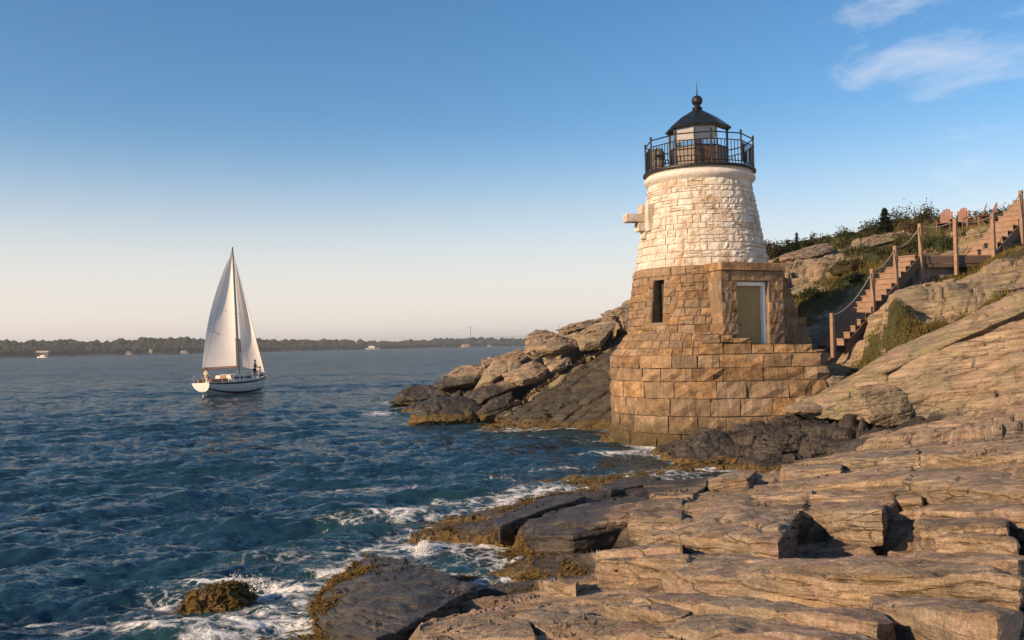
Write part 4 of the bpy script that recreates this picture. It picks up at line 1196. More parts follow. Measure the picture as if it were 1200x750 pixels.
# foreground: dark slab in the surf, weedy rock, boulder under the whaleback
def zpts(l): return [PZ(u, v, z) for u, v, z in l]
slab = zpts([(368, 705, 0.10), (392, 672, 0.30), (432, 648, 0.42), (476, 652, 0.55), (520, 668, 0.62), (556, 688, 0.66), (548, 700, 0.62), (470, 738, 0.85), (440, 746, 0.86), (400, 742, 0.60), (372, 728, 0.35)])
slab += [(x, y, -0.5) for x, y, z in slab]
rock_thing('rock_slab', slab, 'flat dark grey rock slab lying in the surf with a weedy edge', edge=0.055, rough=0.05, seed=320, cat='rock', wetz=1.05, lich=0, weedz=0.27, round_it=1, strat=0.022, bed=(0.05, 0.25, 0.96))
weedy = zpts([(209, 716, 0.0), (222, 700, 0.16), (248, 689, 0.36), (272, 692, 0.30), (284, 706, 0.12), (280, 716, 0.0), (240, 722, -0.05)])
weedy += [(x + 0.05, y + 0.55, z - 0.08) for x, y, z in weedy] + [(x, y, -0.4) for x, y, z in weedy]
rock_thing('weedy_rock', weedy, 'small round rock covered in golden brown weed awash in the foam', edge=0.04, rough=0.32, seed=330, cat='rock', wetz=0.9, lich=0, weedz=1.2, round_it=3)
C8 = (3.75, 940, 440)
C6 = (2.857, 780, 400)
C7 = (4.0, 900, 380)
def c7(l): return [PY(C7[1] + a / 4, C7[2] + b / 4, y) for a, b, y in l]
rock_thing('whaleback_rock', c7([(200, 352, 30.8), (370, 262, 31.2), (480, 176, 31.4), (600, 104, 31.2), (720, 60, 31.0), (840, 4, 30.6), (1000, -66, 30.2), (1200, -160, 29.8), (1340, -215, 29.6),
    (260, 350, 30.0), (400, 275, 30.0), (600, 165, 29.6), (720, 118, 29.3), (840, 72, 28.9), (1000, 12, 28.4), (1200, -70, 28.0), (1340, -120, 27.7),
    (500, 300, 34), (900, 120, 33.5), (1300, -60, 33), (500, 480, 33), (1300, 300, 32)]), 'smooth sloping crest of greenish tan whaleback rock below the golden grass', edge=0.13, rough=0.030, seed=360, cat='rock', wetz=-9, lich=.95, round_it=2, strat=.045, bed=(-.40, .12, .90))
rock_thing('whaleback_rock', c7([(560, 235, 29.0), (650, 185, 28.7), (760, 140, 28.5), (900, 85, 28.1), (1060, 40, 27.6), (1210, -20, 27.3), (1340, -70, 27.0),
    (560, 330, 28.4), (640, 440, 28.1), (720, 488, 27.7), (860, 470, 27.3), (980, 430, 27.0), (1130, 350, 26.6), (1200, 315, 26.3), (1340, 260, 26.0), (900, 270, 27.6), (1150, 170, 27.0),
    (800, 300, 31), (1300, 100, 30), (1300, 300, 29.5), (800, 500, 30)]), 'steep pinkish brown flank of whaleback rock above the near ledge', edge=0.11, rough=0.055, seed=363, cat='rock', wetz=-9, lich=.25, round_it=2, strat=.05, bed=(-.35, .1, .93))
rock_thing('whaleback_rock', c7([(60, 405, 30.0), (200, 358, 30.0), (330, 300, 29.8), (460, 245, 29.4), (560, 235, 29.2), (590, 330, 28.6), (540, 430, 28.2), (420, 455, 28.2), (300, 430, 28.8), (150, 430, 29.4), (400, 350, 32), (150, 420, 31.5), (560, 430, 31)]), 'greenish low shoulder of rock running down to the terrace wall corner', edge=0.11, rough=0.05, seed=364, cat='rock', wetz=-9, lich=1.0, round_it=2, strat=.045, bed=(-.40, .12, .90))
outline_rock('boulder', [(395, 330), (430, 290), (510, 278), (600, 290), (655, 320), (690, 400), (665, 470), (560, 485), (470, 470), (410, 420)], 27.6, 1.2, 'squarish tan rock lump at the foot of the whaleback', crop=C7, seed=361, edge=0.09, rough=.06, wetz=-9, tilt=.5, lich=.6, round_it=2, strat=.03)
outline_rock('boulder', [(560, 292), (700, 236), (860, 190), (975, 150), (1060, 118), (1070, 250), (900, 268), (760, 288), (640, 318)], 24.2, 2.2, 'long low tan ledge below the whaleback on its seaward side', crop=(3.75, 940, 440), seed=362, edge=0.08, rough=.035, wetz=-9, tilt=1.6, lich=.1, round_it=2, strat=.03, bed=(-.2, .15, .96))
outline_rock('boulder', [(0, 372), (60, 335), (130, 305), (330, 278), (370, 330), (300, 400), (180, 440), (30, 425)], 28.4, 1.6, 'black wet rock mass in the cove at the foot of the tower', crop=C6, seed=344, edge=0.08, rough=.12, wetz=4, tilt=1.6, lich=.1, strat=.05, round_it=0)  # blackened to the top in colour, wet and cove shade together
outline_rock('boulder', [(320, 282), (430, 235), (540, 250), (560, 330), (520, 385), (360, 408), (290, 395)], 27.8, 1.6, 'black ragged rock below the terrace wall above the cove', crop=C6, seed=345, edge=0.08, rough=.12, wetz=4, tilt=1.6, lich=.2, strat=.05, round_it=0)  # same blackening: shade of the cove coloured in with the wet
# separate beds of the foreground ledge, undercut along their front edges
def ground_hit(u, v):
    d = ray(u, v); ys = np.geomspace(3.5, 34, 700); k = ys / d[1]
    z = CAMZ + d[2] * k; h = macro(d[0] * k, ys)
    i = int(np.argmax(z < h)); return Vector((d[0] * k[i], ys[i], h[i]))
def ledge_slab(back, front, crop, t, seed, lift=0.05, over=0.10):
    conv = lambda l: [(crop[1] + a / crop[0], crop[2] + b / crop[0]) for a, b in l]
    pts = []; rj = random.Random(seed); t = t * 0.85
    for u, v in conv(back):
        p = ground_hit(u, v); pts += [p + Vector((0, 0, lift)), p + Vector((0, .12, -.45))]
    for u, v in conv(front):
        p = ground_hit(u, v); d = Vector((p.x, p.y, 0)).normalized(); p = p + Vector((rj.uniform(-.15, .15), rj.uniform(-.10, .10), rj.uniform(-.03, .03)))
        pts += [p + d * 0.06 + Vector((0, 0, -.25)), p - d * over * .4 + Vector((0, 0, t * .35)), p - d * over * .1 + Vector((0, 0, t))]
    rock_thing('ledge_slab', pts, None, edge=0.062 if pts[0].y < 16 else 0.10, rough=0.048, seed=seed, cat=None, wetz='ledge', lich=0, round_it=1, strat=0.036 if t > .125 else 0.0, bed=(-0.07, 0.15, 0.98), parent=LEDGE)
D8 = (2.727, 760, 530); D7 = (2.609, 340, 530)
for i, (cr, bk, fr, t) in enumerate([
    (D8, [(0, 368), (160, 370), (420, 388), (840, 364), (960, 362), (1200, 384)], [(1190, 455), (900, 470), (700, 455), (480, 468), (160, 440), (0, 402)], .16),
    (D8, [(0, 468), (230, 474), (520, 508), (700, 528), (815, 562)], [(800, 580), (560, 562), (300, 548), (100, 512), (0, 500)], .10),
    (D8, [(0, 506), (180, 545), (560, 568), (680, 590)], [(700, 640), (300, 640), (0, 600)], .10),
    (D8, [(710, 478), (850, 478), (1000, 502), (1200, 540)], [(1200, 615), (1000, 595), (850, 550), (760, 515)], .14),
    (D8, [(0, 250), (140, 168), (300, 148), (510, 163)], [(512, 235), (430, 285), (370, 328), (200, 305), (40, 312), (0, 300)], .20),
    (D8, [(35, 332), (320, 333), (398, 352)], [(360, 382), (180, 374), (0, 358)], .10),
    (D8, [(428, 45), (530, 38), (620, 40)], [(618, 84), (480, 94), (420, 74)], .26),
    (D8, [(340, 110), (460, 100)], [(446, 142), (340, 148)], .14),
    (D8, [(512, 172), (700, 163), (755, 178)], [(742, 238), (600, 236), (520, 230)], .26),
    (D8, [(0, 122), (140, 108), (182, 118)], [(150, 152), (10, 158)], .14),
    (D8, [(190, 88), (300, 62), (352, 60)], [(340, 106), (180, 122)], .20),
    (D8, [(0, 100), (100, 95), (190, 88)], [(180, 116), (0, 122)], .14),
    (D8, [(880, 195), (1000, 174), (1130, 188), (1250, 210)], [(1250, 245), (1000, 244), (880, 238)], .20),
    (D8, [(860, 238), (1000, 240), (1130, 226)], [(1120, 294), (950, 314), (870, 334)], .26),
    (D8, [(950, 300), (1060, 288), (1150, 308)], [(1135, 352), (960, 334)], .20),
    (D8, [(845, 338), (950, 326), (1250, 356)], [(1250, 388), (1000, 378), (860, 362)], .12),
    (D8, [(845, 60), (960, 48), (1080, 58), (1250, 95)], [(1250, 175), (1100, 188), (860, 142)], .28),
    (D8, [(430, 100), (700, 85), (840, 55)], [(838, 110), (700, 130), (440, 138)], .20),
    (D8, [(330, 150), (520, 140), (840, 122)], [(845, 175), (700, 168), (510, 172), (340, 168)], .16),
    (D8, [(470, 30), (640, 5), (850, -20)], [(850, 30), (640, 42), (440, 48)], .18),
    (D8, [(880, -10), (1040, -30), (1250, -40)], [(1250, 40), (1080, 50), (870, 40)], .25),
    (D7, [(595, 215), (640, 190), (800, 130), (870, 128)], [(900, 152), (800, 175), (700, 215), (640, 240)], .12),
    (D7, [(710, 255), (760, 208), (900, 168), (1090, 146)], [(1050, 205), (940, 245), (880, 292), (760, 290)], .20),
    (D7, [(1066, 165), (1200, 148)], [(1200, 238), (1100, 248), (1060, 230)], .20),
    (D7, [(940, 108), (1080, 68), (1135, 80)], [(1080, 114), (980, 134)], .14),
    (D7, [(870, 318), (980, 306), (1200, 290)], [(1200, 325), (1000, 335), (880, 335)], .14),
    (D7, [(945, 345), (1080, 338), (1200, 330)], [(1200, 394), (1080, 384), (940, 374)], .20),
    (D7, [(700, 396), (780, 388), (885, 402)], [(860, 424), (740, 418)], .12),
    (D7, [(415, 555), (445, 518), (600, 498), (710, 510)], [(725, 600), (420, 600)], .10),
    (D7, [(690, 512), (880, 498), (1100, 528), (1200, 556)], [(1200, 600), (760, 600)], .12),
    (D7, [(940, 478), (1100, 472), (1250, 488)], [(1250, 548), (1050, 524)], .12)]):
    ledge_slab(bk, fr, cr, t, 800 + i * 3)
outline_rock('boulder', [(228, 338), (240, 290), (258, 264), (360, 236), (480, 240), (530, 262), (565, 285), (490, 322), (380, 345)], 25.3, 1.6, 'low grey tan boulder lying at the foot of the smooth whaleback rock', crop=C8, seed=340, edge=0.09, rough=.05, wetz=-1, tilt=1.2, lich=0.1, strat=0.02)
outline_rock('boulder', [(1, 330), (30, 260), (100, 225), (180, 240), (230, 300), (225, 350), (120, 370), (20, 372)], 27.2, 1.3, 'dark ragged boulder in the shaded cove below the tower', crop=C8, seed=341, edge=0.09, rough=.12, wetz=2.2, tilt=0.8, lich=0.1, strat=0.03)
C9 = (2.857, 780, 400)
outline_rock('boulder', [(390, 225), (430, 205), (500, 205), (545, 230), (520, 245), (420, 245)], 29.0, 1.0, 'flat grey stone lying on the rock beneath the terrace wall', crop=C9, seed=342, edge=0.09, rough=.06, wetz=-1, tilt=.3, lich=.5)
outline_rock('boulder', [(535, 130), (560, 115), (600, 117), (590, 140), (550, 155)], 31.6, 0.7, 'small grey stone tucked against the corner of the terrace wall', crop=C9, seed=343, edge=0.07, rough=.06, wetz=-1, lich=.5)

CA = (5.77, 1000, 320)
outline_rock('boulder', [(60, 440), (100, 290), (270, 150), (400, 75), (530, 52), (690, 30), (745, 90), (730, 230), (650, 330), (500, 410), (300, 450), (100, 470)], 34.9, 3.0, 'large tan and grey outcrop beside the lower stairs', crop=CA, seed=350, edge=0.12, rough=.07, wetz=-5, tilt=1.6, lich=.45, bulge=.25, strat=.04, round_it=1)
outline_rock('boulder', [(860, 95), (920, 75), (1100, 60), (1250, 20), (1300, 80), (1100, 130), (900, 160)], 34.6, 1.8, 'grey brown outcrop above the golden grass right of the stairs', crop=CA, seed=351, edge=0.12, rough=.09, wetz=-5, tilt=1.2, lich=.3, strat=.04, round_it=1)
CB = (6.25, 880, 230)
outline_rock('boulder', [(200, 440), (300, 405), (400, 375), (550, 345), (610, 358), (590, 410), (440, 470), (270, 500), (200, 480)], 51.0, 2.5, 'sunlit golden rock on the slope behind the door block', crop=CB, seed=352, edge=0.14, rough=.06, wetz=-5, tilt=2.2, lich=.0, strat=.05, round_it=1)
outline_rock('boulder', [(690, 380), (760, 330), (880, 290), (1010, 262), (1130, 260), (1180, 290), (1000, 350), (850, 400), (720, 410)], 50.0, 2.5, 'long grey rock among the bushes above the lower stairs', crop=CB, seed=353, edge=0.14, rough=.06, wetz=-5, tilt=2.0, lich=.5, strat=.05, round_it=1)

# ------------------------------------------------------------------ stairs up the hill
def wood_mat(name, c0, c1):
    t = NT(name); O = t.coord('Object')
    g = t.noise(t.mapping(O, scale=(1.2, 1.2, 1.2)), 3.0, 4); g2 = t.noise(t.mapping(O, scale=(14, 14, 2)), 3.0, 5, 0.7)
    c = t.mix(t.mr(t.math('ADD', t.math('MULTIPLY', g, .5), t.math('MULTIPLY', g2, .5)), .35, .65), c0, c1)
    c = t.mix(t.mr(t.rand(), 0, 1, 0, .45), c, (0.16, 0.12, 0.095, 1))
    t.bsdf(c, 0.8, t.bump(g2, .4, .01), 0, .3)
    return t.m
MAT['wood'] = wood_mat('weathered_wood', (0.17, 0.108, 0.072, 1), (0.30, 0.19, 0.127, 1))
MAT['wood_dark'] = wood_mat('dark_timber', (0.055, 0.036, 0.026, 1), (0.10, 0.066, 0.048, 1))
MAT['rope'] = simple('rope', (0.20, 0.17, 0.14), 0.9, 0.2, 20)
MAT['concrete'] = simple('concrete', (0.20, 0.175, 0.145), 0.9, 0.35, 2.5, bump=.3)

stair = thing('wooden_staircase', 'weathered wooden staircase with posts and rope rail climbing the rocky hillside', 'staircase', loc=PY(988, 408, 35.0))
so = Vector(stair.location)
def flight(A, B, n, width, mat_t):
    A = Vector(A); B = Vector(B); d = B - A; run = Vector((d.x, d.y, 0)); L = run.length; f = run.normalized(); w = Vector((-f.y, f.x, 0))
    M = Matrix((f, w, UP)).transposed()
    rise = d.z / n; go = L / n
    for i in range(n):
        c = A + f * (go * (i + 0.5)) + w * (width / 2) + UP * (rise * (i + 1))
        part('tread', lambda bm: b_box(bm, c - so - UP * 0.03, (go + 0.05, width, 0.06), M, 0.008), mat_t, stair)
        part('riser', lambda bm: b_box(bm, c - so - f * (go / 2 - 0.02) - UP * (rise / 2 + 0.045), (0.035, width - 0.04, rise - 0.04), M), mat_t, stair)
    for k in (0, 1):
        p0 = A + w * (-0.032 + k * (width + 0.064)) - UP * 0.28; p1 = B + w * (-0.032 + k * (width + 0.064)) - UP * 0.28
        def fn(bm):
            q = [p0 - so, p1 - so]; th = w * 0.03
            v = []
            for s in (-1, 1):
                v += [bm.verts.new(q[0] + th * s - UP * 0.10), bm.verts.new(q[1] + th * s - UP * 0.10), bm.verts.new(q[1] + th * s + UP * 0.30), bm.verts.new(q[0] + th * s + UP * 0.30)]
            bm.faces.new(v[:4][::-1]); bm.faces.new(v[4:])
            for i in range(4): bm.faces.new((v[i], v[(i + 1) % 4], v[4 + (i + 1) % 4], v[4 + i]))
        part('stringer', fn, MAT['wood_dark'], stair)  # shaded side put into the colour: darker timber than the treads
    return f, w
SA, SB = PY(990, 404, 35.2), PY(1078, 299, 39.0)
fl1, wl1 = flight(SA, SB, 15, 1.15, MAT['wood'])
LC = PY(1163, 299, 39.4)
flt2, wl2 = flight((LC[0], LC[1], SB[2]), PY(1222, 232, 42.5), 10, 1.15, MAT['wood'])
# landing boards and fascia
la, lb = Vector(SB), Vector((LC[0], LC[1], SB[2]))
lf = (lb - la).normalized(); lw = Vector((-lf.y, lf.x, 0)); LMt = Matrix((lf, lw, UP)).transposed(); LL = (lb - la).length
nb = 20
for i in range(nb):
    c = la + lf * (LL * (i + .5) / nb) + lw * 0.75 - UP * 0.03
    part('deck_board', lambda bm: b_box(bm, c - so, (LL / nb - 0.012, 1.5, 0.05), LMt), MAT['wood'], stair)
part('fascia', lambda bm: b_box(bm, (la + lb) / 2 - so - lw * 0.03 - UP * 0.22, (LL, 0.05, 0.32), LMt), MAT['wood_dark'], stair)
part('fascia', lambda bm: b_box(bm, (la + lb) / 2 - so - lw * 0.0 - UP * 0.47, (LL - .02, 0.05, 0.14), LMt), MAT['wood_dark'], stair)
part('footing', lambda bm: b_box(bm, la + lf * (LL * .3) - so + lw * .55 - UP * 1.05, (LL * .55, 0.5, 1.1), LMt, .03), MAT['concrete'], stair)
POSTS = [(975, 367, 412, 34.8), (1022, 315, 364, 36.6), (1049, 288, 342, 37.7), (1078, 262, 322, 38.9), (1119, 256, 316, 39.0), (1163, 250, 305, 39.3), (1196, 223, 280, 40.8), (1232, 190, 250, 42.4)]
tops = []
for u, v0, v1, y in POSTS:
    a = Vector(PY(u, v0, y)); b = Vector((a.x, a.y, PY(u, v1, y)[2] - 0.25))
    tops.append(a)
    part('post', lambda bm: b_box(bm, (a + b) / 2 - so, (0.15, 0.15, a.z - b.z), Matrix.Rotation(0.5, 3, 'Z'), 0.015), MAT['wood'], stair)
for p, q in zip(tops[:-1], tops[1:]):
    L = (q - p).length
    pts = [p.lerp(q, k / 14) - UP * (0.10 + 0.10 * L * (1 - (2 * k / 14 - 1) ** 2)) - so for k in range(15)]
    part('rope', lambda bm: b_tube(bm, pts, 0.022, 6), MAT['rope'], stair, True)

# ------------------------------------------------------------------ chairs on the lawn at the top
MAT['red_wood'] = wood_mat('red_brown_wood', (0.17, 0.085, 0.062, 1), (0.26, 0.135, 0.10, 1))
def lawn_chair(loc, rz, label):
    t = thing('lawn_chair', label, 'chair', loc, rz, 'slatted wooden chairs on the hilltop')
    W = .62
    for k in range(5):
        x = -W / 2 + W * (k + .5) / 5
        h = 1.05 - 0.05 * (k - 2) ** 2
        part('back_slat', lambda bm: b_box(bm, (x, -.30 - 0.14, .34 + h * .45), (W / 5 - .012, .022, h), Matrix.Rotation(RAD(22), 3, 'X')), MAT['red_wood'], t)
    for k in range(6):
        part('seat_slat', lambda bm: b_box(bm, (0, -.22 + .11 * k, .30 + .025 * k), (W, .095, .022), Matrix.Rotation(RAD(12), 3, 'X')), MAT['red_wood'], t)
    for s in (-1, 1):
        part('arm', lambda bm: b_box(bm, (s * (W / 2 + .05), .02, .60), (.13, .85, .025), None, .006), MAT['red_wood'], t)
        part('leg', lambda bm: b_box(bm, (s * (W / 2 + .012), .36, .29), (.03, .10, .60)), MAT['red_wood'], t)
        part('leg', lambda bm: b_box(bm, (s * (W / 2 + .012), -.40, .26), (.03, .08, .66), Matrix.Rotation(RAD(-18), 3, 'X')), MAT['red_wood'], t)
    return t
for u, v, y, rz, lab in ((1107, 258, 47.0, 2.5, 'slatted red brown garden chair farthest from the stairs on the hilltop'), (1124, 257, 47.0, 2.3, 'slatted red brown garden chair between two others on the hilltop'),
                         (1141, 254, 46.5, 1.2, 'slatted red brown garden chair turned sideways on the hilltop'), (1153, 253, 46.2, 1.35, 'slatted red brown garden chair seen side-on nearest the upper stairs')):
    p = PY(u, v, y); lawn_chair((p[0], p[1], p[2] - .62), rz, lab)

# ------------------------------------------------------------------ sailing boat
MAT['hull'] = simple('hull_paint', (0.70, 0.69, 0.66), 0.3, 0.05, 2.0)
MAT['navy'] = simple('navy_stripe', (0.012, 0.014, 0.028), 0.35, 0.1, 2.0)
MAT['deck'] = simple('boat_deck', (0.55, 0.52, 0.46), 0.6, 0.08, 3.0)
MAT['teak'] = simple('teak', (0.28, 0.13, 0.06), 0.6, 0.25, 6.0)
MAT['alu'] = simple('mast_metal', (0.13, 0.12, 0.115), 0.4, 0.1, 3.0, 0.5)
MAT['steel'] = simple('steel', (0.5, 0.5, 0.5), 0.3, 0.05, 3.0, 0.9)
def sail_mat(name, c):
    t = NT(name); O = t.coord('Object')
    z = t.node('ShaderNodeSeparateXYZ'); t.set(z.inputs[0], O)
    seam = t.mr(t.math('ABSOLUTE', t.math('SUBTRACT', t.math('FRACT', t.math('MULTIPLY', z.outputs[2], 0.9)), 0.5)), 0.0, 0.02, 1.0, 0.0)
    cc = t.mix(t.math('MULTIPLY', seam, 0.25), (*c, 1), (0.40, 0.35, 0.32, 1))
    cc = t.mix(t.math('MULTIPLY', t.noise(O, 0.6, 4), 0.25), cc, (0.60, 0.54, 0.50, 1))
    p = t.bsdf(cc, 0.7, t.bump(t.noise(O, 0.8, 3), 0.3, 0.1), 0, 0.2)
    tr = t.node('ShaderNodeBsdfTranslucent'); t.set(tr.inputs[0], cc)
    mx = t.node('ShaderNodeMixShader'); mx.inputs[0].default_value = 0.30
    t.l.new(p.outputs[0], mx.inputs[1]); t.l.new(tr.outputs[0], mx.inputs[2]); t.l.new(mx.outputs[0], t.out.inputs['Surface'])
    return t.m
MAT['sail'] = sail_mat('sailcloth', (0.84, 0.80, 0.76))
bp = PZ(266, 463, 0.0)
boat = thing('sailboat', 'white sloop under full sail with a navy stripe along its hull', 'sailboat', loc=(bp[0], bp[1] + 2.5, 0.0))
boat.rotation_euler = (RAD(-2.2), 0, RAD(67)); boat.rotation_mode = 'XYZ'
BL = 9.0
def b_half(s): return 1.55 * (0.62 + 0.38 * math.sin(min(s / 0.45, 1) * math.pi / 2)) if s < 0.45 else 1.55 * max(1 - ((s - 0.45) / 0.55) ** 2.3, 0.0) + 0.012
def sheer(s): return 1.08 + 0.42 * s ** 1.8 + 0.10 * (1 - s) ** 3
def keel(s): return -0.55 * math.sin(math.pi * min(max((s - 0.02) / 0.95, 0), 1)) ** 0.8 + 0.32 * (1 - s) ** 6 + 0.05
NS, NJ = 22, 9
def station(s, j, off=0.0, zlo=None):
    f = j / NJ
    yb = b_half(s) * (math.sin(f * math.pi / 2) ** 0.62) + off
    z = keel(s) + (sheer(s) - keel(s)) * (1 - math.cos(f * math.pi / 2)) ** 0.72
    xo = (s - 0.5) * BL + (0.9 * (f - 1) * (-(s ** 6)) * -1) - (0.28 * (1 - f) * (1 - s) ** 6 * -1)
    return xo, yb, z
def hull_fn(bm):
    g = {}
    for i in range(NS + 1):
        s = i / NS
        for j in range(NJ + 1):
            x, y, z = station(s, j)
            for sd_ in (1, -1):
                g[i, j, sd_] = bm.verts.new((x, y * sd_, z))
    for i in range(NS):
        for j in range(NJ):
            for sd_ in (1, -1):
                q = (g[i, j, sd_], g[i + 1, j, sd_], g[i + 1, j + 1, sd_], g[i, j + 1, sd_])
                bm.faces.new(q if sd_ < 0 else q[::-1])
    bmesh.ops.remove_doubles(bm, verts=bm.verts, dist=0.002)
hull = part('hull', hull_fn, MAT['hull'], boat, True)
def transom_fn(bm):
    l = [station(0, j) for j in range(NJ + 1)]
    vs = [bm.verts.new((x - .004, y, z)) for x, y, z in l] + [bm.verts.new((x - .004, -y, z)) for x, y, z in l[1:][::-1]]
    bm.faces.new(vs)
part('transom', transom_fn, MAT['hull'], hull)
def stripe_fn(bm, f0=0.93, f1=0.985, off=0.012):
    for sd_ in (1, -1):
        rows = []
        for i in range(NS + 1):
            s = i / NS; r = []
            for f in (f0, f1):
                x, y, z = station(s, f * NJ); r.append(bm.verts.new((x, (y + off) * sd_, z)))
            rows.append(r)
        for i in range(NS):
            q = (rows[i][0], rows[i + 1][0], rows[i + 1][1], rows[i][1]); bm.faces.new(q if sd_ < 0 else q[::-1])
part('sheer_stripe', lambda bm: stripe_fn(bm, .86, .955), MAT['navy'], hull)
part('boot_stripe', lambda bm: stripe_fn(bm, .40, .50), MAT['navy'], hull)
def deck_fn(bm):
    rows = []
    for i in range(NS + 1):
        s = i / NS; x, y, z = station(s, NJ); rows.append([bm.verts.new((x, y * k, z - .05 + 0.06 * (1 - k * k))) for k in (-.99, -.5, 0, .5, .99)])
    for i in range(NS):
        for k in range(4): bm.faces.new((rows[i][k], rows[i + 1][k], rows[i + 1][k + 1], rows[i][k + 1]))
part('deck', deck_fn, MAT['deck'], boat, True)
def cabin_fn(bm):
    pr = []
    for x, w, h in ((-1.6, .98, .62), (-0.4, .98, .60), (1.2, .82, .48), (2.4, .55, .22), (2.7, .45, .02)):
        z0 = 1.16 + 0.02 * x
        pr.append([bm.verts.new(v) for v in ((x, -w, z0), (x, -w * .86, z0 + h), (x, 0, z0 + h + .07), (x, w * .86, z0 + h), (x, w, z0))])
    for a, b in zip(pr[:-1], pr[1:]):
        for k in range(4): bm.faces.new((a[k], b[k], b[k + 1], a[k + 1]))
    bm.faces.new(pr[0]); bm.faces.new(pr[-1][::-1])
cab = part('cabin', cabin_fn, MAT['deck'], boat)
for sd_ in (1, -1):
    for x in (-0.9, 0.0, 0.9):
        part('window', lambda bm: b_box(bm, (x, sd_ * (.93 - .05 * max(x, 0)), 1.46), (.62, .06, .20)), MAT['dark_glass'], cab)
part('companionway', lambda bm: b_box(bm, (-1.62, 0, 1.48), (.06, .62, .55)), MAT['teak'], cab)
for y in (-.62, .62):
    part('cockpit_coaming', lambda bm: b_box(bm, (-2.9, y, 1.28), (2.4, .16, .34), None, .03), MAT['teak'], boat)
part('wheel', lambda bm: b_tube(bm, [(-3.75, .42 * math.cos(k / 16 * 2 * math.pi), 1.62 + .42 * math.sin(k / 16 * 2 * math.pi)) for k in range(17)], .02, 5, False), MAT['steel'], boat)
part('binnacle', lambda bm: b_tube(bm, [(-3.65, 0, 1.1), (-3.65, 0, 1.62), (-3.62, 0, 1.74)], [.12, .10, .06], 8), MAT['deck'], boat)
MX, MH = 0.55, 13.6
part('mast', lambda bm: b_tube(bm, [(MX, 0, 1.1), (MX - .05, 0, 7), (MX - .18, 0, MH)], [.10, .10, .065], 8), MAT['alu'], boat)
BO = RAD(56)
def boomp(r, z=2.42): return Vector((MX - .12 - r * math.cos(BO), r * math.sin(BO), z))
part('boom', lambda bm: b_tube(bm, [boomp(0), boomp(3.25)], .07, 8), MAT['teak'], boat)
def sail_fn(tack, clew, head, bel, roach, side):
    tack, clew, head = Vector(tack), Vector(clew), Vector(head)
    def fn(bm):
        NR, NCc = 26, 12
        n = (clew - tack).cross(head - tack).normalized() * side
        rows = []
        for i in range(NR + 1):
            v = i / NR; a = tack.lerp(head, v); b = clew.lerp(head, v)
            ch = b - a
            rows.append([bm.verts.new(a + ch * (u * (1 + roach * math.sin(math.pi * v) / max(1 - v, .12) * .5)) + n * bel * math.sin(math.pi * u ** .8) * math.sin(math.pi * (v * .85 + .08))) for u in [k / NCc for k in range(NCc + 1)]])
        for i in range(NR):
            for k in range(NCc): bm.faces.new((rows[i][k], rows[i][k + 1], rows[i + 1][k + 1], rows[i + 1][k]))
    return fn
msl = part('mainsail', sail_fn(boomp(.12, 2.56), boomp(3.15, 2.56), (MX - .24, .02, MH - .25), 0.34, 0.34, 1), MAT['sail'], boat, True)
for v in (.30, .5, .72):
    part('batten', lambda bm: b_tube(bm, [boomp(3.2, 2.56).lerp(Vector((MX - .24, .02, MH - .25)), v) + Vector((0.0, 0.05, 0)), boomp(2.2, 2.56).lerp(Vector((MX - .24, .02, MH - .25)), v) + Vector((0, .30, 0))], .02, 4), MAT['alu'], msl)
part('jib', sail_fn((4.25, 0.0, 1.75), (3.15, 1.70, 2.45), (MX + .02, .05, 12.7), 0.40, 0.0, 1), MAT['sail'], boat, True)
for q in ([(4.4, 0, 1.5), (MX - .15, 0, 13.2)], [(-4.4, 0, 1.2), (MX - .18, 0, MH)], [(.5, 1.4, 1.25), (MX - .1, .55, 7.4), (MX - .16, 0, 12.9)], [(.5, -1.4, 1.25), (MX - .1, -.55, 7.4), (MX - .16, 0, 12.9)]):
    part('shroud', lambda bm: b_tube(bm, q, .014, 4), MAT['alu'], boat)
part('spreader', lambda bm: b_tube(bm, [(MX - .1, -.6, 7.4), (MX - .1, .6, 7.4)], .025, 5), MAT['alu'], boat)
st = []
for s in (.03, .16, .30, .44, .58, .72, .86, .97):
    for sd_ in (1, -1):
        x, y, z = station(s, NJ)
        part('stanchion', lambda bm: b_tube(bm, [(x, y * .94 * sd_, z - .05), (x, y * .94 * sd_, z + .62)], .018, 5), MAT['steel'], boat)
for sd_ in (1, -1):
    for zz in (.60, .34):
        pts = []
        for s in (.03, .16, .30, .44, .58, .72, .86, .97):
            x, y, z = station(s, NJ); pts.append((x, y * .94 * sd_, z + zz))
        part('lifeline', lambda bm: b_tube(bm, pts, .010, 4), MAT['steel'], boat)
def rail_end(s0, sg):
    x, y, z = station(s0, NJ); return [(x, y * .94, z + .62), (x + sg * .35, y * .5, z + .66), (x + sg * .42, 0, z + .67), (x + sg * .35, -y * .5, z + .66), (x, -y * .94, z + .62)]
part('pulpit', lambda bm: b_tube(bm, rail_end(.95, 1.4), .022, 5), MAT['steel'], boat)
part('pushpit', lambda bm: b_tube(bm, rail_end(.03, -.4), .022, 5), MAT['steel'], boat)
part('rudder', lambda bm: b_box(bm, (-4.0, 0, -.35), (.5, .06, .9)), MAT['hull'], boat)

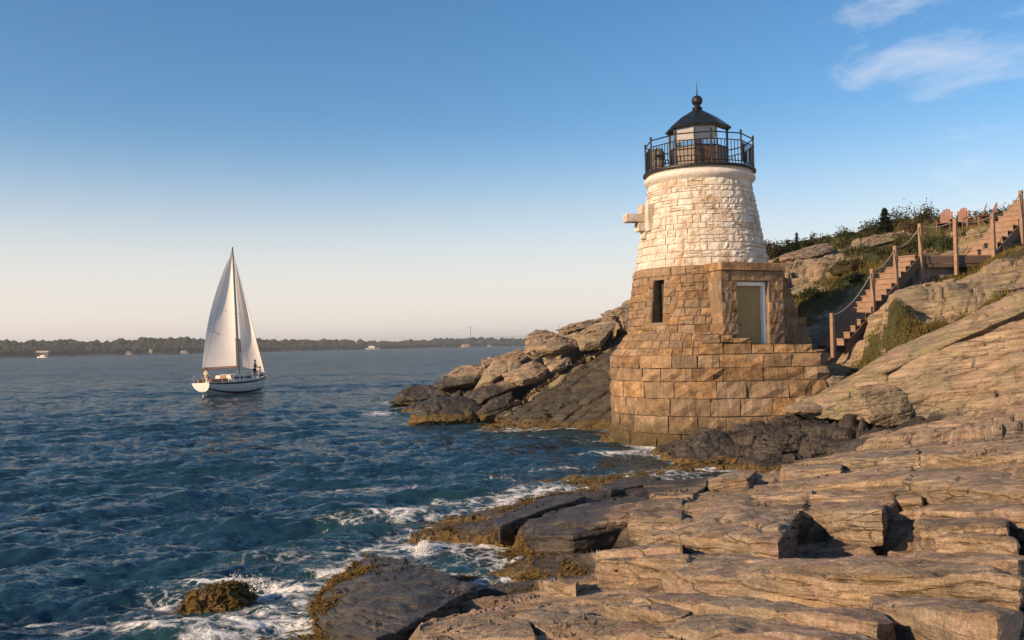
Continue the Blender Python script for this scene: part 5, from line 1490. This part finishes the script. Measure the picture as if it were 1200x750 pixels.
# crew: one continuous skinned body each
def person(joints, edges, label, mats, loc, rz, hair=(0.06, 0.04, 0.025)):
    t = thing('person', label, 'person', loc, rz)
    def sk(name, js, es, mat):
        me = bpy.data.meshes.new(name); me.from_pydata([j[0] for j in js], es, [])
        o = link(name, me, mat, t)
        m = o.modifiers.new('skin', 'SKIN'); m.use_smooth_shade = True
        me.skin_vertices.new() if not me.skin_vertices else None
        for i, j in enumerate(js):
            r = j[1]; me.skin_vertices[0].data[i].radius = (r, r) if not isinstance(r, tuple) else r
        me.skin_vertices[0].data[0].use_root = True
        sbm = o.modifiers.new('sub', 'SUBSURF'); sbm.levels = 1; sbm.render_levels = 1
        return o
    sk('body', joints, edges, mats[0])
    if len(mats) > 1:
        up = [0, 1, 2, 5, 6, 9, 10]
        idx = {k: n for n, k in enumerate(up)}
        js = [(joints[k][0], tuple(1.16 * q for q in joints[k][1]) if isinstance(joints[k][1], tuple) else joints[k][1] * 1.22) for k in up]
        sk('shirt', js, [(idx[a], idx[b]) for a, b in edges if a in idx and b in idx], mats[1])
        lo = [0, 13, 14, 16, 17]
        idx = {k: n for n, k in enumerate(lo)}
        js = [(joints[k][0], joints[k][1] if isinstance(joints[k][1], tuple) else joints[k][1] * 1.15) for k in lo]
        sk('trousers', js, [(idx[a], idx[b]) for a, b in edges if a in idx and b in idx], mats[2])
    h = Vector(joints[4][0])
    part('hair', lambda bm: [setattr(v, 'co', Vector((v.co.x * .10 + h.x - .015, v.co.y * .088 + h.y, v.co.z * .10 + h.z + .035))) for v in bmesh.ops.create_icosphere(bm, subdivisions=2, radius=1)['verts']], simple('hair', hair, .7), t, True)
    return t
PE = [(0, 1), (1, 2), (2, 3), (3, 4), (2, 5), (5, 6), (6, 7), (7, 8), (2, 9), (9, 10), (10, 11), (11, 12), (0, 13), (13, 14), (14, 15), (0, 16), (16, 17), (17, 18)]
def pose(seated, lean=0.0, armf=0.25):
    hz = 0.0
    J = [((0, 0, hz), (.15, .12)), ((.02 + lean * .5, 0, hz + .28), (.14, .11)), ((lean, 0, hz + .50), (.13, .11)), ((lean + .01, 0, hz + .60), .055), ((lean + .03, 0, hz + .74), (.095, .085))]
    for s in (1, -1):
        J += [((lean, s * .20, hz + .49), .06), ((lean + .08, s * .27, hz + .24), .05), ((lean + armf + .12, s * .22, hz + .12), .04), ((lean + armf + .22, s * .20, hz + .14), .035)]
    for s in (1, -1):
        if seated: J += [((.06, s * .10, hz - .03), .095), ((.44, s * .14, hz + .02), .075), ((.46, s * .14, hz - .42), .05)]
        else: J += [((.0, s * .10, hz - .06), .095), ((.03, s * .11, hz - .46), .075), ((0, s * .11, hz - .86), .05)]
    return J
MAT['skin'] = simple('skin', (0.42, 0.25, 0.17), .6, .05)
cl = lambda n, c: simple(n, c, .85, .1)
bM = Matrix.Translation(boat.location) @ boat.rotation_euler.to_matrix().to_4x4()
def on_boat(x, y, z): return tuple(bM @ Vector((x, y, z)))
person(pose(True, -.05), PE, 'person in a pale yellow shirt sitting at the stern of the sailboat', (MAT['skin'], cl('yellow_shirt', (0.62, 0.55, 0.28)), cl('pale_shorts', (0.45, 0.38, 0.30))), on_boat(-3.9, -.15, 1.62), RAD(64))
person(pose(False, .03, .1), PE, 'person in a brown top standing forward of the mast', (MAT['skin'], cl('brown_top', (0.16, 0.06, 0.035)), cl('dark_trousers', (0.03, 0.03, 0.04))), on_boat(2.35, -.35, 2.18), RAD(30))
person(pose(True, .05), PE, 'person in a white top and dark trousers sitting on the foredeck', (MAT['skin'], cl('white_top', (0.6, 0.58, 0.55)), cl('navy_trousers', (0.015, 0.015, 0.03))), on_boat(2.9, -.42, 1.55), RAD(20))

# ------------------------------------------------------------------ far shore, bridge, far boats
def far_profile(u):
    return np.interp(u, [-250, -100, 0, 60, 120, 183, 240, 320, 420, 470, 520, 570, 620, 700, 900, 1400], [18, 21, 25, 25, 25, 30, 26, 26, 20, 16, 23, 24, 20, 18, 15, 13])
def far_dist(u):
    return np.interp(u, [-300, 0, 300, 620, 800, 1500], [900, 1050, 1500, 2300, 2700, 3600])
us = np.linspace(-300, 1400, 420)
rows = []
for k, (back, hf) in enumerate(((0, 0.0), (3, 0.06), (18, 0.18), (70, 0.42), (160, 0.62), (320, 0.55), (600, 0.3))):
    dd = far_dist(us) + back + 12 * fbm2(us * .03, us * 0 + k, 3, 60)
    x = (us - 600) / FPX * dd
    z = hf * far_profile(us) * (1 + .25 * fbm2(us * .02, us * 0 + .3 * k, 3, 61)) - (0.5 if k == 0 else 0)
    rows.append(np.stack([x, dd, z], -1))
V = np.concatenate(rows)
def hill_far_mat():
    t = NT('far_ground'); P = t.coord()
    z = t.node('ShaderNodeSeparateXYZ'); t.set(z.inputs[0], P)
    n = t.noise(P, 0.02, 4, .6)
    c = t.mix(t.mr(n, .4, .6), (0.035, 0.042, 0.018, 1), (0.07, 0.066, 0.03, 1))
    k = t.math('MULTIPLY', t.mr(z.outputs[2], 1.5, 4.5, 1, 0), t.mr(t.noise(P, .012, 4, .6), .45, .55))
    c = t.mix(k, c, (0.22, 0.17, 0.12, 1))
    t.bsdf(c, .95, None, 0, .2)
    return t.m
link('hills', np_mesh('hills', V, grid_quads(len(rows), len(us)), smooth=True), hill_far_mat(), kind='structure')
# woodland on the far shore: lumpy crowns massed together
ico_v, ico_f = None, None
_b = bmesh.new(); bmesh.ops.create_icosphere(_b, subdivisions=1, radius=1.0)
_b.verts.ensure_lookup_table(); ico_v = np.array([v.co for v in _b.verts]); ico_f = np.array([[v.index for v in f.verts] for f in _b.faces]); _b.free()
rw = np.random.RandomState(9)
VV, TT, n = [], [], 0
for i in range(4500):
    u = rw.uniform(-280, 760); b = rw.uniform(0, 1) ** 1.6
    back = 10 + 190 * b
    d = float(far_dist(u)) + back
    hgt = float(far_profile(u))
    r = rw.uniform(1.5, 4.4) * (1 + d / 5200)
    base = hgt * (0.12 + 0.60 * min(back / 160, 1)) * (1 + .25 * float(fbm2(np.array([u * .02]), np.array([.9]), 3, 61)[0]))
    top = base + r * 0.35 + 4.5 * float(fbm2(np.array([u * .07]), np.array([2.0]), 3, 70)[0])
    c = np.array([(u - 600) / FPX * d, d, top])
    s = np.array([r * rw.uniform(.9, 1.5), r, r * rw.uniform(.7, 1.15)])
    v = ico_v * s * (1 + rw.uniform(-.22, .22, (len(ico_v), 1))) + c
    VV.append(v); TT.append(ico_f + n); n += len(v)
MAT['far_trees'] = simple('far_trees', (0.026, 0.030, 0.018), .95, .5, .15, spec=.1, coord='Object')
link('woodland', np_mesh('woodland', np.concatenate(VV), None, np.concatenate(TT), smooth=False), MAT['far_trees'], kind='stuff')
# bare cliffs, a house and small craft under the trees
MAT['cliff'] = simple('cliff', (0.24, 0.175, 0.12), .95, .35, .2, coord='Object')
def far_rock(u, wpx, hpx, lab, seed, gr):
    d = float(far_dist(u)) - 6; k = d / FPX
    x = (u - 600) / FPX * d; w = wpx * k / 2; h = hpx * k
    rr = random.Random(seed)
    pts = [(x + w * math.cos(a) * rr.uniform(.8, 1.1), d + w * .5 * math.sin(a), -1) for a in np.linspace(0, 6.28, 9)] + [(x + w * .7 * math.cos(a) * rr.uniform(.6, 1.1), d + 2 + w * .4 * math.sin(a), h * rr.uniform(.55, 1.05)) for a in np.linspace(0, 6.28, 8)]
    co, tri = hull_rock(pts, max(w * .22, .8), .12, seed, 1)
    c = np.array([x, d, 0])
    link('cliff', np_mesh('cliff', co - c, None, tri, False), MAT['cliff'], loc=tuple(c), label=lab, cat='rock', group=gr)
for u, w, h, lab, sd_ in ((150, 14, 4.5, 'low tan cliff on the far wooded shore', 1), (176, 6, 6.5, 'narrow orange cliff face on the far wooded shore left of the sailboat', 2), (215, 12, 4, 'pale rocky bank on the far shore beside the sails', 3), (544, 16, 4.5, 'reddish rock islet below the bridge tower', 4), (573, 9, 2.5, 'small tan rock on the far shore right of the bridge tower', 5)):
    far_rock(u, w, h, lab, 400 + sd_, None)
def far_house(u, lab):
    d = float(far_dist(u)) - 4; x = (u - 600) / FPX * d
    t = thing('shore_house', lab, 'house', (x, d, 1.2), RAD(8))
    part('wall', lambda bm: b_box(bm, (0, 0, 2.2), (15, 6, 4.4)), simple('house_wall', (0.28, 0.17, 0.11), .9), t)
    def rf_(bm):
        v = [bm.verts.new(p) for p in ((-8, -3.6, 4.4), (8, -3.6, 4.4), (8, 3.6, 4.4), (-8, 3.6, 4.4), (-7.5, 0, 6.6), (7.5, 0, 6.6))]
        for f in ((0, 1, 5, 4), (2, 3, 4, 5), (1, 2, 5), (3, 0, 4), (3, 2, 1, 0)): bm.faces.new([v[i] for i in f])
    part('roof', rf_, simple('house_roof', (0.36, 0.31, 0.26), .9), t)
    for k in range(4): part('window', lambda bm: b_box(bm, (-5.2 + 3.4 * k, -3.02, 2.5), (1.3, .08, 1.6)), MAT['dark_glass'], t)
far_house(49, 'long low shore house with a pale roof under the far trees')
def far_boat(u, v, L, lab, rz):
    d = min(CAMZ * FPX / max(v - (404 - (u - 600) * .0192), 1.2), float(far_dist(u)) - 60); x = (u - 600) / FPX * d
    t = thing('motor_boat', lab, 'motor boat', (x, d, 0), rz)
    def hf(bm):
        st_ = [(-.5, .9), (-.2, 1), (.2, .95), (.42, .5), (.52, .02)]
        r = [[bm.verts.new((a * L, -w * L * .14, .10 * L + max(a, 0) * .06 * L)), bm.verts.new((a * L * .92, -w * L * .09, -.3)), bm.verts.new((a * L * .92, w * L * .09, -.3)), bm.verts.new((a * L, w * L * .14, .10 * L + max(a, 0) * .06 * L))] for a, w in st_]
        for p, q in zip(r[:-1], r[1:]):
            for k in range(4): bm.faces.new((p[k], q[k], q[(k + 1) % 4], p[(k + 1) % 4]))
        bm.faces.new(r[0]); bm.faces.new(r[-1][::-1])
    part('hull', hf, MAT['hull'], t)
    part('cabin', lambda bm: b_box(bm, (-.05 * L, 0, .17 * L), (.40 * L, .18 * L, .13 * L), None, .02 * L), MAT['hull'], t)
    part('windshield', lambda bm: b_box(bm, (.155 * L, 0, .18 * L), (.02 * L, .16 * L, .06 * L)), MAT['dark_glass'], t)
far_boat(49, 419.3, 11, 'small white motor boat off the shore house', RAD(170))
far_boat(436, 409, 30, 'long white motor yacht cruising along the far shore', RAD(6))
# suspension bridge
BD = 5200.0
def bx(u): return (u - 600) / FPX * BD
bridge = thing('suspension_bridge', 'pale grey suspension bridge far up the bay', 'bridge', loc=(bx(551), BD, 0))
MAT['bridge'] = simple('bridge_steel', (0.30, 0.32, 0.33), .7, .05, .01)
zpx = BD / FPX
def tower_fn(bm):
    for y in (-9, 9): b_tube(bm, [(0, y, 0), (0, y * .8, 23.5 * zpx)], [4.2, 2.6], 6)
    for z in (9 * zpx, 14 * zpx, 19 * zpx, 23 * zpx): b_box(bm, (0, 0, z), (4, 17, 4))
part('bridge_tower', tower_fn, MAT['bridge'], bridge)
def tower2(bm):
    for y in (-9, 9): b_tube(bm, [(520, y, 0), (520, y * .8, 23.5 * zpx)], [4.2, 2.6], 6)
    for z in (9 * zpx, 14 * zpx, 19 * zpx, 23 * zpx): b_box(bm, (520, 0, z), (4, 17, 4))
part('bridge_tower', tower2, MAT['bridge'], bridge)
part('bridge_deck', lambda bm: [b_tube(bm, [(-340, y, 6.0 * zpx), (-160, y, 8.0 * zpx), (0, y, 9.4 * zpx), (160, y, 10.2 * zpx), (360, y, 10.3 * zpx), (520, y, 9.6 * zpx), (900, y, 7 * zpx)], 1.8, 5) for y in (-7, 0, 7)], MAT['bridge'], bridge)
for y in (-7, 7):
    pts = [(-260 + 260 * k / 10, y, (7 + 16.5 * (k / 10) ** 1.5) * zpx) for k in range(11)] + [(520 * k / 16, y, (11 + 12.5 * (2 * k / 16 - 1) ** 2) * zpx) for k in range(1, 17)]
    part('main_cable', lambda bm: b_tube(bm, pts, 0.45, 4), MAT['bridge'], bridge)
for k in range(1, 16):
    part('hanger', lambda bm: b_tube(bm, [(520 * k / 16, -7, 10 * zpx), (520 * k / 16, -7, (11 + 12.5 * (2 * k / 16 - 1) ** 2) * zpx)], 0.35, 4), MAT['bridge'], bridge)
for x in (-300, -230, -150, -80):
    part('pier', lambda bm: b_tube(bm, [(x, 0, 0), (x, 0, (6 + (x + 340) / 90) * zpx)], 3, 5), MAT['bridge'], bridge)

# ------------------------------------------------------------------ vegetation
def leaf_mat(name, c0, c1, c2):
    t = NT(name); O = t.coord('Object')
    n = t.noise(O, 1.4, 3, .6); n2 = t.noise(O, 14, 2)
    c = t.mix(t.mr(n, .35, .65), (*c0, 1), (*c1, 1)); c = t.mix(t.math('MULTIPLY', t.mr(n2, .5, .7), .6), c, (*c2, 1))
    p = t.bsdf(c, .75, None, 0, .2)
    tr = t.node('ShaderNodeBsdfTranslucent'); t.set(tr.inputs[0], c)
    mx = t.node('ShaderNodeMixShader'); mx.inputs[0].default_value = .2
    t.l.new(p.outputs[0], mx.inputs[1]); t.l.new(tr.outputs[0], mx.inputs[2]); t.l.new(mx.outputs[0], t.out.inputs['Surface'])
    return t.m
MAT['leaf'] = leaf_mat('bush_leaf', (0.034, 0.040, 0.012), (0.068, 0.066, 0.019), (0.12, 0.10, 0.032))
MAT['leaf_dark'] = leaf_mat('dark_leaf', (0.018, 0.026, 0.009), (0.036, 0.046, 0.014), (0.060, 0.062, 0.022))
MAT['leaf_rust'] = leaf_mat('rust_leaf', (0.034, 0.028, 0.012), (0.058, 0.044, 0.017), (0.095, 0.066, 0.026))
MAT['grass'] = leaf_mat('golden_grass', (0.075, 0.068, 0.016), (0.17, 0.125, 0.032), (0.25, 0.18, 0.06))
MAT['bark'] = simple('bark', (0.06, 0.045, 0.032), .9, .3)
_b = bmesh.new(); bmesh.ops.create_icosphere(_b, subdivisions=2, radius=1.0)
_b.verts.ensure_lookup_table(); ico2_v = np.array([v.co for v in _b.verts]); ico2_f = np.array([[v.index for v in f.verts] for f in _b.faces]); _b.free()
def leaf_cloud(r, n, rx, ry, rz, size, clumps=14, spiky=0.0):
    """leaf-sized quads gathered in clumps through the crown"""
    cc = r.normal(size=(clumps, 3)); cc /= np.linalg.norm(cc, axis=1)[:, None]; cc *= r.uniform(.35, .95, (clumps, 1)); cc[:, 2] = np.abs(cc[:, 2]) * 1.1 - .05
    k = r.randint(0, clumps, n)
    p = cc[k] + np.clip(r.normal(size=(n, 3)), -1.7, 1.7) * .18
    p *= np.array([rx, ry, rz])
    if spiky: p[:, 2] += spiky * r.uniform(0, 1, n) ** 4
    p[:, 2] = np.maximum(p[:, 2], 0.02)
    a = r.normal(size=(n, 3)); a /= np.linalg.norm(a, axis=1)[:, None]
    b = np.cross(a, r.normal(size=(n, 3))); b /= np.linalg.norm(b, axis=1)[:, None]
    s = size * r.uniform(.6, 1.4, (n, 1))
    a = a * s; b = b * s * .55
    V = np.stack([p - a, p + b, p + a, p - b], 1).reshape(-1, 3)
    return V, np.arange(4 * n).reshape(-1, 4)
def bush(u, v, y, wpx, hpx, seed, mat, label, cat='bush', spiky=0.0, n=2800, name='bush', conifer=False, size=.062):
    r = np.random.RandomState(seed)
    k = y / FPX
    p = PY(u, v, y); rx = wpx * k / 2; hz = hpx * k
    t = thing(name, label, cat, (p[0], p[1], p[2] - .25))
    if conifer:
        h = r.uniform(0, 1, n); ang = r.uniform(0, 6.28, n); lay_ = .78 + .22 * np.sin(h * 21 + ang * 2)
        rad = rx * (1.05 - h) ** .8 * lay_ * r.uniform(.25, 1.15, n)
        q = np.stack([rad * np.cos(ang), rad * np.sin(ang), .1 + h * hz - rad * .25], 1)
        a = np.stack([np.cos(ang), np.sin(ang), -.3 + 0 * ang], 1) * size * 2.4; b = np.stack([-np.sin(ang), np.cos(ang), 0 * ang], 1) * size * 1.0
        V = np.stack([q - a, q + b, q + a, q - b], 1).reshape(-1, 3); Qd = np.arange(4 * n).reshape(-1, 4)
    else:
        V, Qd = leaf_cloud(r, n, rx, rx * .9, hz, size, 18, spiky)
    tri = None
    if not conifer:
        cv = ico2_v * np.array([rx * .80, rx * .72, hz * .80]) * (1 + .35 * fbm3(ico2_v * 1.8 + seed, 2, 3)[:, None]); cv[:, 2] = np.maximum(cv[:, 2], -.2)
        tri = ico2_f + len(V); V = np.concatenate([V, cv])
    link('crown', np_mesh('crown', V, Qd, tri, smooth=False), MAT[mat], t)
    def stems(bm):
        if conifer: b_tube(bm, [(0, 0, -.3), (0, 0, hz * .95)], [.06, .012], 6); return
        for i in range(7):
            an = r.uniform(0, 6.28); e = rx * r.uniform(.2, .75)
            b_tube(bm, [(0.05 * math.cos(an), .05 * math.sin(an), -.3), (e * .4 * math.cos(an), e * .4 * math.sin(an), hz * .45), (e * math.cos(an), e * math.sin(an), hz * r.uniform(.75, 1.15))], [.035, .022, .008], 5)
    part('trunk' if conifer else 'stem', stems, MAT['bark'], t)
GB = 'low bushes along the hilltop'
ridge = [(900, 300, 56, 30, 26), (915, 301, 57, 34, 28), (930, 300, 58, 30, 22), (945, 296, 58, 30, 24), (958, 294, 58, 26, 26), (972, 290, 58, 30, 24), (986, 287, 57, 34, 26), (1000, 286, 57, 36, 30), (1016, 283, 57, 36, 32), (1030, 279, 57, 38, 30),
         (1046, 276, 56, 38, 32), (1062, 274, 55, 36, 36), (1078, 272, 54, 38, 38), (1090, 272, 53, 34, 34), (1104, 271, 51, 38, 30), (1120, 269, 50, 40, 28), (1138, 268, 49, 40, 26), (1154, 266, 48, 40, 24), (1172, 262, 50, 44, 30), (1190, 260, 50, 46, 32), (1210, 257, 50, 46, 32), (1230, 255, 50, 46, 30),
         (1005, 300, 50, 40, 22), (1030, 305, 48, 46, 26), (1055, 303, 47, 44, 28), (1085, 296, 46, 40, 30), (1070, 288, 50, 40, 26), (1110, 290, 45, 44, 26), (1135, 284, 45, 40, 18), (960, 346, 43.5, 44, 14), (935, 352, 44, 36, 12), (920, 306, 53, 26, 12), (990, 312, 47, 40, 16), (1000, 326, 45, 36, 10), (1060, 320, 43, 40, 18)]
kinds = ['leaf_dark', 'leaf', 'leaf_dark', 'leaf_rust']
where = ['growing on the crest behind the white tower', 'growing behind the sunlit rock', 'on the crest above the lower stairs', 'on the crest beside the garden chairs', 'on the slope left of the stairs', 'below the stair landing']
for i, (u, v, y, w, h) in enumerate(ridge):
    mk = kinds[(i * 7 + 3) % 4] if i not in (11, 12, 13) else 'leaf_rust'
    loc_ = where[0] if u < 935 and v < 310 else where[1] if u < 990 and v < 300 else where[2] if u < 1098 and v < 282 else where[3] if v < 275 else where[4] if u < 1078 else where[5]
    tone = {'leaf_dark': 'dark green', 'leaf': 'olive green', 'leaf_rust': 'rusty brown'}[mk]
    bush(u, v, y, w * 1.15, h * .8, 500 + i, mk, f'{tone} low bush {loc_}', spiky=(.6 if i in (11, 12, 13) else .15))
    o = bpy.data.objects[COL.objects[-1].parent.name]; o['group'] = f'{tone} bushes {loc_}'
bush(1037, 268, 55.5, 27, 27, 600, 'leaf_dark', 'small dark conifer standing above the bushes on the crest', cat='tree', n=1500, name='conifer', conifer=True)
bush(934, 290, 57, 11, 20, 601, 'leaf_dark', 'thin sapling with a tufted top behind the sunlit rock', cat='tree', n=220, name='conifer', conifer=True)
# golden grass in the hollows: too many blades to count
def grass(areas, seed):
    r = np.random.RandomState(seed); VV = []
    for u, v, y, rx, ry, n, hh in areas:
        c = PY(u, v, y)
        x = c[0] + r.normal(size=n) * rx * .5; yv = c[1] + r.normal(size=n) * ry * .5
        z = hill_height(x, yv) - .04
        h = hh * r.uniform(.5, 1.2, n); a = r.uniform(0, 6.28, n); w = .016
        ln = np.stack([np.cos(a), np.sin(a)], 1) * (h * r.uniform(.1, .6, n))[:, None]
        d = np.stack([-np.sin(a), np.cos(a)], 1) * w
        b = np.stack([x, yv], 1)
        p0 = np.c_[b - d, z]; p1 = np.c_[b + d, z]; p2 = np.c_[b + ln * .45 + d * .7, z + h * .6]; p3 = np.c_[b + ln * .45 - d * .7, z + h * .6]; p4 = np.c_[b + ln, z + h * .95]
        VV.append(np.stack([p0, p1, p2, p3, p4], 1).reshape(-1, 3))
    V = np.concatenate(VV); m = len(V) // 5; i = np.arange(m)[:, None] * 5
    return np_mesh('grass', V, i + np.array([[0, 1, 2, 3]]), i + np.array([[3, 2, 4]]), False)
link('grass', grass([(1062, 396, 33.2, 1.2, .4, 900, .17), (1090, 386, 33.0, 1.3, .5, 1300, .22), (1150, 352, 32.8, 1.6, .7, 2600, .36), (1178, 340, 33.0, 1.6, .8, 2600, .36), (1125, 366, 33.2, 1.3, .6, 1500, .30), (1010, 412, 34.0, 1.0, .7, 700, .22),
    (955, 348, 43, 3.2, 1.5, 2500, .25), (930, 378, 41, 1.6, 1.2, 1000, .25), (1120, 318, 39.0, 2.4, .8, 1800, .28), (1170, 306, 38.4, 1.8, .7, 1200, .28), (1030, 312, 46, 4, 2, 2500, .3), (1130, 282, 46.5, 4, 2, 2500, .3)], 77), MAT['grass'], kind='stuff', label=None)

# bladder weed hanging from the rocks at the tide line: strands without number
def seaweed():
    r = np.random.RandomState(31); P = []
    x = r.uniform(-6, 6, 26000); y = r.uniform(10.5, 29, 26000); z = ledge_height(x, y)
    m = (z > -0.02) & (z < 0.36) & (x < 3.2 + 0.2 * (y - 20)) & (perlin2(x * 1.3, y * 1.3, 5) > -0.12)
    P.append(np.c_[x, y, z][m])
    for o in SC.objects:
        if o.type == 'MESH' and o.name.split('.')[0] in ('weedy_rock', 'rock_slab', 'ledge_slab', 'boulder') and o.location.y < 30:
            co = np.array([v.co for v in o.data.vertices]) + np.array(o.location)
            if o.name.startswith('weedy'): k = (co[:, 2] > -.02) & (r.uniform(size=len(co)) < .30)
            else: k = (co[:, 2] > -.03) & (co[:, 2] < .40 + .2 * perlin2(co[:, 0] * 1.5, co[:, 1] * 1.5, 8)) & (co[:, 0] < 2.2) & (perlin2(co[:, 0] * 1.1, co[:, 1] * 1.1, 6) > -.1) & (r.uniform(size=len(co)) < .35)
            P.append(co[k])
    P = np.concatenate(P)
    if len(P) > 11000: P = P[r.permutation(len(P))[:11000]]
    n = len(P); a = r.uniform(0, 6.28, n); L = r.uniform(.07, .22, n); w = r.uniform(.008, .02, n)
    d = np.stack([np.cos(a), np.sin(a), r.uniform(-.7, .15, n)], 1); sd_ = np.stack([-np.sin(a), np.cos(a), 0 * a], 1) * w[:, None]
    P = P + np.array([0, 0, .02])
    mid = P + d * (L * .5)[:, None] + np.array([0, 0, .03]); end = P + d * L[:, None]
    V = np.stack([P - sd_, P + sd_, mid + sd_ * 1.2, mid - sd_ * 1.2, end + sd_ * .6, end - sd_ * .6], 1).reshape(-1, 3)
    i = np.arange(n)[:, None] * 6
    Qd = np.concatenate([i + np.array([[0, 1, 2, 3]]), i + np.array([[3, 2, 4, 5]])])
    link('seaweed', np_mesh('seaweed', V, Qd, smooth=False), MAT['weed'], kind='stuff')
MAT['weed'] = leaf_mat('bladder_weed', (0.060, 0.036, 0.007), (0.150, 0.092, 0.016), (0.24, 0.15, 0.03))
seaweed()

# ------------------------------------------------------------------ haze over the bay
def haze_mat():
    t = NT('haze_air')
    v = t.node('ShaderNodeVolumePrincipled'); v.inputs['Color'].default_value = (0.86, 0.90, 0.95, 1); v.inputs['Density'].default_value = 0.00013; v.inputs['Anisotropy'].default_value = 0.2
    t.l.new(v.outputs[0], t.out.inputs['Volume'])
    return t.m
part('haze', lambda bm: b_box(bm, (0, 5500, 62), (16000, 17000, 132)), haze_mat(), None, kind='stuff')

# ------------------------------------------------------------------ breaking water: heaps of foam and drops
MAT['foam'] = simple('foam', (0.78, 0.78, 0.77), .8, .08, 5.0, bump=.6, bscale=20)
oct_v = np.array([(1, 0, 0), (-1, 0, 0), (0, 1, 0), (0, -1, 0), (0, 0, 1), (0, 0, -1)], float)
oct_f = np.array([(0, 2, 4), (2, 1, 4), (1, 3, 4), (3, 0, 4), (2, 0, 5), (1, 2, 5), (3, 1, 5), (0, 3, 5)])
def splash(u, v, wx, wy, h, n, seed):
    r = np.random.RandomState(seed); c = PZ(u, v, 0)
    q = r.normal(size=(n, 2)) * .42
    fing = 0.45 + 0.55 * np.abs(perlin2(q[:, 0] * 4, q[:, 1] * 2, seed)) * 2
    top = h * np.exp(-(q[:, 0] ** 2 + q[:, 1] ** 2) * 1.8) * fing
    z = top * r.uniform(0, 1, n) ** .45 * np.where(r.uniform(size=n) < .12, 1.7, 1.0)
    sz = r.uniform(.004, .012, n) * (1.25 - .6 * z / h)
    v = oct_v[None] * sz[:, None, None] * r.uniform(.6, 1.5, (n, 6, 1)) + np.c_[c[0] + q[:, 0] * wx, c[1] + q[:, 1] * wy, z][:, None]
    f = oct_f[None] + (np.arange(n) * 6)[:, None, None]
    link('sea_spray', np_mesh('sea_spray', v.reshape(-1, 3), None, f.reshape(-1, 3), True), MAT['foam'], kind='stuff')
splash(583, 572, .85, .30, .34, 2600, 1)
splash(283, 690, .70, .22, .24, 2200, 2)
splash(240, 687, .70, .16, .10, 900, 3)
splash(497, 645, .22, .35, .24, 900, 4)
splash(772, 521, .9, .4, .14, 1200, 6)
n_tri = sum(len(o.data.loop_triangles) or sum(len(p.vertices) - 2 for p in o.data.polygons) for o in SC.objects if o.type == 'MESH')
print('TRIS', n_tri)
